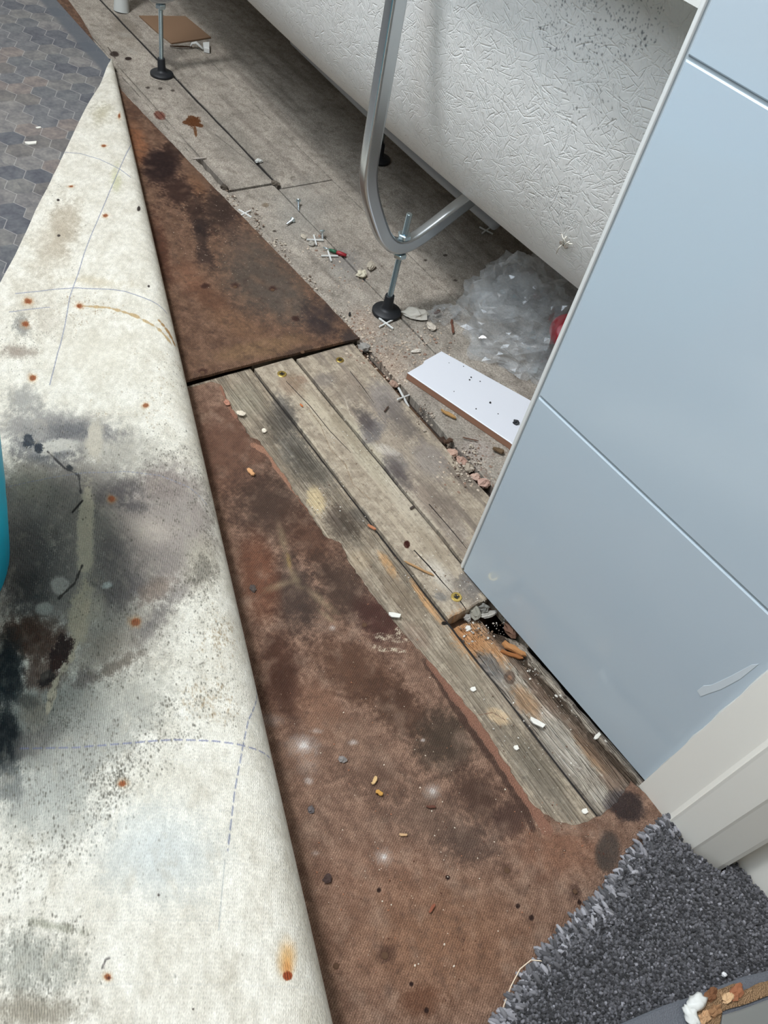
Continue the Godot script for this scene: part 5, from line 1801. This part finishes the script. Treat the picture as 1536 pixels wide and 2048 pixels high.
# ------------------------------------------------------------------ things close to the camera
func foreground() -> void:
	# splintered plank end in the corner
	var y := 0.05
	var o := base("broken_plank")
	tag(o, "grey painted plank with a splintered bare wood edge in the corner over the carpet", "plank")
	var grey := [P2(1180, 2090, y), P2(1236, 2050, y), P2(1330, 2010, y), P2(1380, 1994, y), P2(1440, 1972, y), P2(1490, 1952, y), P2(1560, 1936, y), P2(1640, 1930, y), P2(1640, 2130, y), P2(1300, 2130, y)]
	var dm := layered(tex.grit_tone, tex.grit, 0.04, null, Vector2(18, 18), 0.6, 0.4)
	dm.albedo_color = c8(108, 112, 120)
	put("painted_face", slab_mesh(PackedVector2Array(grey), y - 0.018, y, 0.0015), dm, o)
	var y2 := 0.053
	var wood := jag_px([[1352, 2100], [1392, 2040], [1400, 2005], [1418, 1984], [1446, 1976], [1478, 1966], [1486, 1985], [1510, 1970], [1545, 1956], [1600, 1940], [1600, 1968], [1540, 1990], [1480, 2012], [1446, 2022], [1440, 2050], [1430, 2100]], y2, 3)
	var wm := layered(tex.grit_tone, tex.grit, 0.3, null, Vector2(22, 22), 0.9, 0.2)
	wm.albedo_color = c8(196, 160, 124)
	put("bare_wood", slab_mesh(wood, y2 - 0.004, y2, 0.001), wm, o)
	var y3 := 0.054
	put("worn_face", slab_mesh(PackedVector2Array([P2(1436, 2110, y3), P2(1446, 2030, y3), P2(1486, 2018, y3), P2(1545, 1996, y3), P2(1640, 1966, y3), P2(1640, 2130, y3)]), y3 - 0.006, y3, 0.001), mat(c8(118, 119, 116), 0.7), o)
	for s in [[1420, 1990, 0.012, c8(118, 78, 50)], [1470, 1984, 0.014, c8(150, 96, 66)], [1455, 1996, 0.010, c8(206, 170, 130)], [1426, 2022, 0.012, c8(150, 112, 78)], [1405, 2035, 0.012, c8(190, 150, 112)]]:
		put("splinter", lump(Vector3(s[2], 0.005, s[2] * 0.6), int(s[0]), 0.5), mat(s[3], 0.9), o, P(s[0], s[1], y2))
	put("paint_blob", lump(Vector3(0.016, 0.009, 0.011), 91, 0.25, true, 8), mats.white_plastic, o, P(1389, 2006, y2))
	put("paint_blob", lump(Vector3(0.010, 0.007, 0.014), 93, 0.3, true, 8), mats.white_plastic, o, P(1380, 2032, y2))
	# turquoise tub standing on the vinyl at the left edge
	var tub := base("plastic_tub", Vector3(-0.0675, 0.062, -0.532))
	tag(tub, "turquoise flexible plastic tub standing on the lifted vinyl at the left edge", "tub")
	var tm := mat(c8(10, 205, 235), 0.35)
	tm.backlight_enabled = true
	tm.backlight = Color(0.0, 0.35, 0.4)
	var st := new_st()
	var pts := PackedVector3Array()
	var prof := [[0.0, 0.0], [0.118, 0.0], [0.126, 0.006], [0.136, 0.08], [0.146, 0.18], [0.1535, 0.262], [0.1575, 0.268], [0.158, 0.28], [0.152, 0.284], [0.149, 0.276], [0.142, 0.18], [0.131, 0.07], [0.12, 0.008], [0.0, 0.006]]
	for q in prof:
		for k in 73:
			var a := TAU * (k % 72) / 72.0
			var wob: float = 1.0 + (0.006 * sin(a * 18.0) if q[1] > 0.01 and q[1] < 0.26 else 0.0)
			pts.append(Vector3(q[0] * wob * cos(a), q[1], q[0] * wob * sin(a)))
	grid(st, pts, 73, PackedVector2Array(), PackedVector2Array(), true)
	put("body", done(st), tm, tub)

func jag_px(px: Array, h: float, sd: int) -> PackedVector2Array:
	var r := RandomNumberGenerator.new()
	r.seed = sd
	var p := PackedVector2Array()
	for i in px.size():
		var a := P2(px[i][0], px[i][1], h)
		var b := P2(px[(i + 1) % px.size()][0], px[(i + 1) % px.size()][1], h)
		p.append(a)
		var side := (b - a).orthogonal().normalized()
		for k in range(1, 3): p.append(a.lerp(b, k / 3.0) + side * r.randf_range(-0.0008, 0.0008))
	return p

# ------------------------------------------------------------------ small loose things
func small_things() -> void:
	# tile spacers
	for s in [
		[490, 428, 0.0016, 20, 1.0, "white cross tile spacer half over the plaster strip beside the far hardboard sheet"],
		[630, 481, 0.0022, -22, 1.0, "white cross tile spacer lying against the upright screw by the board seam"],
		[659, 513, 0.0022, -20, 0.98, "white cross tile spacer beside the red wall plug"],
		[772, 648, 0.0024, 12, 1.05, "white cross tile spacer touching the black foot of the near cradle leg"],
		[972, 462, 0.0016, 20, 1.0, "white cross tile spacer in shadow under the bath by the grey pipe"]]:
		var o := put("tile_spacer", cross_mesh(0.0135 * s[4], 0.0017), mats.white_plastic, self, P(s[0], s[1], 0.0018))
		o.rotation.y = deg_to_rad(s[3])
		tag(o, s[5], "tile spacer", "cross tile spacers")
	var sp := put("tile_spacer", cross_mesh(0.0145, 0.0017), mats.white_plastic, self, P(806, 795, 0.001))
	sp.rotation = Vector3(0.5, 0.1, -0.35)
	tag(sp, "white cross tile spacer fallen into the gap beside the third board", "tile spacer", "cross tile spacers")
	# loose screws
	for s in [
		[579, 444, 26, 0.9, "zinc screw lying flat on the pale board left of the seam", 0.0, 0],
		[597, 412, 64, 1.0, "zinc screw leaning with its point in the seam, farthest of the loose screws", 0.45, 0],
		[645, 473, 82, 0.9, "zinc screw standing head up in the seam above the red wall plug", 1.15, 0]]:
		var o := loose_screw(0.020 * s[3])
		o.position = P(s[0], s[1], 0.004)
		o.rotation = Vector3(0, deg_to_rad(s[2]), s[5])
		tag(o, s[4], "screw", "loose screws on the floor")
	# wall plug with its screw
	var plug := base("wall_plug", P(668, 503, 0.004))
	plug.rotation.y = deg_to_rad(-50)
	tag(plug, "red wall plug with a thin green tipped screw lying along the board seam", "wall plug")
	var st := new_st()
	tube(st, PackedVector3Array([Vector3(0.004, 0, 0), Vector3(0.007, 0, 0), Vector3(0.012, 0, 0), Vector3(0.020, 0, 0)]), [0.0022, 0.0034, 0.0032, 0.0024], 8)
	put("plug", done(st), mat(c8(150, 36, 44), 0.5), plug)
	st = new_st()
	tube(st, PackedVector3Array([Vector3(-0.018, 0.001, 0), Vector3(-0.006, 0.001, 0)]), 0.0012, 8)
	put("shank", done(st), mats.zinc, plug)
	st = new_st()
	tube(st, PackedVector3Array([Vector3(-0.007, 0.0005, 0), Vector3(0.0, 0.0005, 0), Vector3(0.005, 0, 0)]), [0.0022, 0.0028, 0.002], 8)
	put("sleeve", done(st), mat(c8(40, 96, 66), 0.5), plug)
	# lumps of filler, mortar and plaster
	for s in [
		[831, 631, 0.036, 0.013, 0.024, c8(214, 208, 196), "pale grooved lump of filler right of the near black foot"],
		[723, 552, 0.017, 0.010, 0.014, c8(206, 198, 176), "cream plaster lump sitting on the seam before the near cradle leg"],
		[741, 535, 0.022, 0.009, 0.012, c8(176, 166, 150), "knobbly plaster lump behind the cream lump on the seam"],
		[727, 699, 0.017, 0.012, 0.014, c8(150, 146, 140), "grey mortar lump at the corner of the far hardboard sheet"],
		[862, 655, 0.018, 0.007, 0.012, c8(200, 190, 176), "flat pale plaster flake between the filler lump and the clear bag"],
		[624, 489, 0.011, 0.006, 0.009, c8(166, 160, 150), "grey plaster crumb under the white spacer by the upright screw"],
		[607, 475, 0.012, 0.005, 0.008, c8(186, 176, 160), "beige plaster crumb between flat screw and white spacer"],
		[832, 703, 0.014, 0.004, 0.007, c8(214, 206, 194), "cream sliver of plaster before the white tile offcut corner"],
		[786, 771, 0.013, 0.008, 0.010, c8(168, 140, 124), "brownish mortar lump lodged in the gap above the fallen spacer"],
		[517, 324, 0.012, 0.006, 0.009, c8(206, 206, 200), "white plaster chip on the dark seam beyond the board joint"],
		[550, 369, 0.015, 0.008, 0.010, c8(104, 96, 86), "grey mortar lump in the hole at the board joint"],
		[448, 378, 0.012, 0.009, 0.010, c8(80, 72, 64), "dark mortar lump in the notch where plaster strip meets the joint"],
		[905, 908, 0.014, 0.008, 0.012, c8(190, 158, 140), "pinkish mortar lump just past the hole in the gap"],
		[921, 925, 0.014, 0.009, 0.012, c8(178, 146, 130), "second pinkish mortar lump past the hole in the gap"],
		[936, 938, 0.015, 0.008, 0.013, c8(168, 156, 140), "greyish mortar lump midway along the mortar filled gap"],
		[950, 957, 0.013, 0.009, 0.012, c8(196, 166, 150), "pink mortar lump near the tiled wall end of the gap"],
		[966, 970, 0.016, 0.010, 0.013, c8(186, 154, 140), "largest pink mortar lump in the gap against the tiled wall"],
		[884, 882, 0.010, 0.006, 0.010, c8(70, 56, 48), "dark crumb of rotten wood at the hole in the gap"],
		[946, 1222, 0.022, 0.008, 0.013, c8(146, 142, 130), "grey slab of rubble under the sawn end of the second board"],
		[966, 1222, 0.011, 0.013, 0.009, c8(130, 128, 122), "upright grey rubble chip beside the wall under the sawn board end"],
		[976, 1230, 0.020, 0.005, 0.008, c8(176, 172, 164), "pale flat rubble flake sticking out under the tiled wall"],
		[934, 1237, 0.008, 0.007, 0.008, c8(158, 154, 148), "small grey rubble crumb left of the grey rubble slab"],
		[1022, 1262, 0.020, 0.012, 0.016, c8(110, 84, 70), "brown lump of rubble in the hole beside the rotten board"],
		[936, 1258, 0.007, 0.004, 0.006, c8(224, 220, 212), "white crumb on the orange rotten wood"],
		[1241, 1530, 0.010, 0.006, 0.008, c8(190, 186, 178), "pale gravel stone along the tiled wall foot near the door trim"],
		[1208, 1485, 0.008, 0.005, 0.006, c8(206, 200, 190), "small pale stone along the tiled wall foot by the white flake"],
		[1250, 1545, 0.009, 0.006, 0.007, c8(140, 134, 124), "grey gravel stone nearest the door trim along the tiled wall foot"],
		[482, 827, 0.010, 0.003, 0.008, c8(220, 208, 188), "flat cream paint flake on the dark first board, farther one"],
		[528, 862, 0.006, 0.003, 0.006, c8(232, 222, 204), "round cream paint flake on the dark first board, nearer one"],
		[454, 806, 0.010, 0.003, 0.007, c8(178, 128, 108), "reddish crumb of torn hardboard beside the sheet joint"],
		[685, 1520, 0.008, 0.005, 0.006, c8(140, 134, 130), "grey gravel stone beside the largest white mould spot on hardboard"],
		[622, 1620, 0.0065, 0.004, 0.006, c8(104, 98, 98), "round dark grey pellet on the hardboard beside the vinyl fold"],
		[655, 1759, 0.0075, 0.005, 0.007, c8(76, 62, 58), "dark brown crumb on the hardboard nearest the vinyl fold"],
		[505, 1178, 0.009, 0.004, 0.006, c8(88, 80, 76), "dark grey crumb on the hardboard close beside the vinyl fold"],
		[1447, 1950, 0.004, 0.004, 0.004, c8(240, 240, 240), "tiny white crumb on the grey carpet above the broken plank"]]:
		var o := put("rubble_lump", lump(Vector3(s[2], s[3], s[4]), int(s[0] * 3 + s[1]), 0.3, false, 7), stone(s[5]), self, P(s[0], s[1], lump_y(s[0], s[1])))
		o.rotation.y = fmod(s[0] * 0.37, TAU)
		tag(o, s[6], "rubble", "loose rubble and crumbs")
	# paper-like white flakes
	for s in [
		[789, 1231, 0.013, 0.006, 40, 0.004, "white rectangular flake on the torn hardboard edge before the sawn board"],
		[1074, 1446, 0.016, 0.006, 62, 0.0, "white pointed paper flake lying on the seam of the near boards"],
		[1194, 1473, 0.010, 0.004, -10, -0.006, "white curled flake under the foot of the tiled wall"],
		[946, 1379, 0.006, 0.005, 10, 0.001, "tiny white square flake on the first board midway"],
		[1032, 1496, 0.005, 0.005, 10, 0.001, "tiny white flake at the torn edge near the boards' end"],
		[1169, 1623, 0.006, 0.005, 10, 0.001, "white flake at the very end of the first board"],
		[62, 287, 0.018, 0.009, 10, SHEET_Y + 0.0027, "white paint flake on the hexagon vinyl, the larger one"],
		[77, 256, 0.008, 0.005, 0, SHEET_Y + 0.0027, "small white paint flake on the hexagon vinyl beyond the larger one"]]:
		var st2 := new_st(false)
		var l: float = s[2]
		var w: float = s[3]
		slab(st2, PackedVector2Array([Vector2(-l * 0.5, -w * 0.3), Vector2(-l * 0.1, -w * 0.5), Vector2(l * 0.5, -w * 0.35), Vector2(l * 0.42, w * 0.4), Vector2(-l * 0.2, w * 0.5), Vector2(-l * 0.46, w * 0.2)]), 0.0, 0.0011, 0.0003, Rect2(0, 0, 1, 1), 1.0, func(p: Vector2): return absf(p.x) * 0.15)
		var o := put("paint_flake", done(st2), mat(c8(232, 228, 218), 0.7), self, P(s[0], s[1], s[5]))
		o.rotation.y = deg_to_rad(-s[4])
		tag(o, s[6], "flake", "white flakes")
	# splinters and shavings of wood
	for s in [
		[808, 1122, 868, 1152, 0.0016, 0.003, c8(176, 138, 96), "long thin orange splinter across the second board near its sawn end"],
		[495, 938, 508, 952, 0.0030, 0.006, c8(206, 154, 108), "orange wood chip on the dark hardboard beside the torn edge"],
		[744, 1569, 753, 1553, 0.0020, 0.006, c8(206, 172, 122), "pale wood shaving on the hardboard, upper one of a pair"],
		[752, 1581, 765, 1591, 0.0020, 0.006, c8(190, 142, 70), "yellowish wood shaving on the hardboard, lower one of a pair"],
		[798, 1669, 815, 1670, 0.0014, 0.006, c8(196, 160, 120), "short straight splinter on the hardboard below the two shavings"],
		[852, 1613, 872, 1615, 0.0014, 0.006, c8(96, 58, 44), "dark red splinter on the hardboard below the small white spot"],
		[858, 1826, 870, 1808, 0.0016, 0.006, c8(140, 84, 62), "reddish splinter on the hardboard left of the nail dent"],
		[882, 820, 912, 838, 0.0028, 0.003, c8(176, 136, 84), "yellow brown wood chip beside the brown edge of the tile offcut"],
		[925, 875, 957, 882, 0.0010, 0.003, c8(104, 72, 54), "thin curved dark splinter before the brown edge of the tile offcut"],
		[985, 897, 1008, 906, 0.0040, 0.004, c8(110, 88, 64), "dark flat wood chip beside the tiled wall edge"],
		[735, 1050, 752, 1060, 0.0018, 0.004, c8(178, 118, 84), "reddish splinter at the inner edge of the second board"],
		[820, 1018, 829, 1012, 0.0016, 0.003, c8(70, 60, 54), "dark splinter over the seam between second and third boards"],
		[768, 824, 778, 812, 0.0012, 0.003, c8(80, 60, 50), "slim dark splinter on the third board beside the gap"],
		[903, 640, 906, 668, 0.0022, 0.002, c8(104, 66, 50), "rusty brown flake on the dusty boards behind the tile offcut"],
		[868, 628, 880, 622, 0.0026, 0.008, c8(96, 66, 52), "brown crumb inside the scrap of clear plastic wrap"],
		[1004, 1286, 1052, 1313, 0.0045, -0.004, c8(170, 120, 74), "thick orange slab of split rotten wood against the tiled wall"],
		[1000, 1302, 1046, 1318, 0.0028, -0.006, c8(150, 96, 52), "darker splinter under the thick orange slab of rotten wood"],
		[600, 808, 606, 814, 0.0012, 0.003, c8(190, 110, 60), "tiny orange chip in the crack of the second board"],
		[385, 318, 414, 316, 0.0016, 0.003, c8(178, 168, 158), "pale pinkish sliver at the end of the narrow far strip"],
		[700, 626, 698, 632, 0.0018, 0.002, c8(30, 28, 28), "small black chip on the dusty board left of the near black foot"],
		[888, 886, 905, 880, 0.0035, 0.004, c8(84, 62, 48), "dark brown chip bridging the hole in the gap"]]:
		var a := P(s[0], s[1], s[5])
		var b := P(s[2], s[3], s[5])
		var along := Vector2(b.x - a.x, b.z - a.z)
		var l := along.length()
		var e := along / l
		var side := Vector2(-e.y, e.x) * float(s[4])
		var r := RandomNumberGenerator.new()
		r.seed = int(s[0] + s[1])
		var poly := PackedVector2Array()
		for t in [0.0, 0.18, 0.4, 0.62, 0.84]: poly.append(e * l * (t - 0.5) + side * (0.35 if t == 0.0 else r.randf_range(0.6, 1.1)))
		poly.append(e * l * 0.5 + side * 0.1)
		for t in [0.9, 0.7, 0.45, 0.25, 0.05]: poly.append(e * l * (t - 0.5) - side * r.randf_range(0.4, 1.0))
		var thick: float = clampf(s[4] * 0.9, 0.0008, 0.004)
		var o := put("wood_splinter", slab_mesh(poly, 0.0, thick, thick * 0.3, Rect2(0, 0, 1, 1), 1.0, func(p: Vector2): return 0.25 * thick * sin(p.x * 900.0)), mat(s[6], 0.9), self, a.lerp(b, 0.5))
		tag(o, s[7], "splinter", "wood splinters and chips")

func stone(c: Color) -> StandardMaterial3D:
	return mat(c, 0.95, 0.0, 0.2)

func lump_y(px: float, py: float) -> float:
	# height of what lies there: tops of sheet, boards, rotten board or the gaps
	var p := P2(px, py, 0.0)
	if p.x < 0.36 and p.y > -0.69: return 0.004
	if p.x > 0.412 and p.x < 0.47 and p.y > -0.262 and p.y < 0.0: return -0.010
	if absf(p.x - 0.571) < 0.006 and p.y > -0.69: return -0.003
	if p.y > 0.02: return 0.018
	return 0.001

func cross_mesh(r: float, w: float) -> ArrayMesh:
	var st := new_st(false)
	var k := w * 0.6
	slab(st, PackedVector2Array([Vector2(-r, -k), Vector2(-k, -k), Vector2(-k, -r), Vector2(k, -r), Vector2(k, -k), Vector2(r, -k), Vector2(r, k), Vector2(k, k), Vector2(k, r), Vector2(-k, r), Vector2(-k, k), Vector2(-r, k)]), 0.0, w * 1.3, 0.0003)
	return done(st)

func loose_screw(l: float) -> Node3D:
	# own axis: along x, head at +x
	var o := base("loose_screw")
	var st := new_st(false)
	turned(st, PackedVector2Array([Vector2(0.0017, -0.0035), Vector2(0.0042, -0.0008), Vector2(0.0044, 0.0), Vector2(0.0036, 0.0009), Vector2(0.0012, 0.0010), Vector2(0.0, -0.0004)]), Vector3(l * 0.5, 0, 0), Vector3.RIGHT, 16)
	put("head", done(st), mats.zinc, o)
	st = new_st(false)
	var prof := PackedVector2Array([Vector2(0, 0)])
	for i in 14:
		var t := i / 14.0
		var r := lerpf(0.0009, 0.0019, minf(1.0, t * 3.0))
		prof.append(Vector2(r, t * l * 0.95))
		prof.append(Vector2(r * 0.72, (t + 0.04) * l * 0.95))
	prof.append(Vector2(0.0016, l * 0.97))
	turned(st, prof, Vector3(-l * 0.5, 0, 0), Vector3.RIGHT, 10)
	put("shank", done(st), mats.steel, o)
	return o

# ------------------------------------------------------------------ crumbs nobody could count
func crumbs() -> void:
	scatter("plaster_crumbs", "fine plaster crumbs strewn over the dusty boards before the bath", 31, [[770, 700, 80, 60, 420], [790, 730, 60, 40, 260], [730, 650, 50, 40, 220], [850, 690, 60, 40, 150], [630, 500, 50, 30, 60], [930, 940, 60, 50, 160], [690, 560, 60, 60, 60]], 0.0, 0.0007, 0.0034, [c8(206, 190, 172), c8(186, 168, 150), c8(150, 124, 108)])
	scatter("gap_crumbs", "mortar crumbs filling the gap and strip along the far hardboard sheet", 32, [[505, 450, 22, 34, 170], [555, 515, 26, 40, 200], [612, 582, 22, 36, 170], [672, 648, 22, 30, 150], [462, 398, 16, 26, 90], [930, 930, 34, 44, 150], [850, 835, 20, 30, 60]], 0.0014, 0.0009, 0.0038, [c8(196, 184, 168), c8(170, 158, 144), c8(120, 104, 92)])
	scatter("rubble_crumbs", "gritty rubble crumbs along the foot of the tiled wall by the rotten board", 33, [[1120, 1440, 40, 50, 150], [1190, 1510, 34, 40, 150], [1240, 1560, 24, 24, 110], [1050, 1360, 36, 40, 120], [950, 1270, 40, 30, 90], [990, 1310, 34, 30, 80], [1010, 1250, 24, 20, 50]], -0.009, 0.0007, 0.0030, [c8(214, 208, 198), c8(170, 162, 152), c8(120, 100, 84), c8(92, 82, 74)])
	scatter("board_crumbs", "pale crumbs and dust scattered on the bare floorboards", 34, [[800, 1000, 150, 150, 150], [880, 1150, 70, 50, 110], [700, 850, 100, 100, 90], [950, 1180, 40, 30, 70], [1050, 1480, 120, 120, 130], [660, 1000, 40, 50, 60]], 0.001, 0.0005, 0.0017, [c8(226, 220, 210), c8(190, 184, 174), c8(110, 90, 76)])
	scatter("sheet_crumbs", "white and brown crumbs scattered over the stained hardboard sheets", 35, [[460, 500, 90, 110, 170], [780, 1400, 200, 200, 120], [860, 1750, 240, 220, 130], [560, 600, 100, 80, 120], [1100, 1650, 90, 60, 70]], 0.0045, 0.0005, 0.0014, [c8(222, 210, 192), c8(160, 110, 84), c8(90, 60, 48)])
	scatter("mortar_bed", "broken mortar and dark grit lying in the gap behind the third board", 36, [[733, 706, 6, 8, 20], [790, 775, 8, 10, 26], [895, 890, 10, 10, 50], [960, 970, 14, 16, 60]], -0.009, 0.0016, 0.0042, [c8(120, 104, 90), c8(84, 70, 60), c8(150, 136, 122)])

func scatter(called: String, label: String, sd: int, spots: Array, y: float, small: float, large: float, cols: Array) -> void:
	var r := RandomNumberGenerator.new()
	r.seed = sd
	var count := 0
	for s in spots: count += int(s[4])
	var mm := MultiMesh.new()
	mm.transform_format = MultiMesh.TRANSFORM_3D
	mm.use_colors = true
	mm.mesh = lump(Vector3.ONE, sd, 0.3, false, 4)
	var m := mat(Color.WHITE, 0.95, 0.0, 0.2)
	m.vertex_color_use_as_albedo = true
	mm.mesh.surface_set_material(0, m)
	mm.instance_count = count
	var i := 0
	for s in spots:
		for n in int(s[4]):
			var a := r.randf() * TAU
			var q := pow(r.randf(), 0.6)
			var p := P(s[0] + cos(a) * q * s[2], s[1] + sin(a) * q * s[3], y)
			var d := lerpf(small, large, pow(r.randf(), 3.0))
			mm.set_instance_transform(i, Transform3D(Basis(Vector3.UP, r.randf() * TAU).scaled_local(Vector3(d * r.randf_range(0.8, 1.7), d * 0.7, d)), p))
			mm.set_instance_color(i, (cols[r.randi() % cols.size()] as Color).srgb_to_linear())
			i += 1
	var o := MultiMeshInstance3D.new()
	o.name = called
	o.multimesh = mm
	add_child(o, true)
	tag(o, label, "crumbs", "", "stuff")
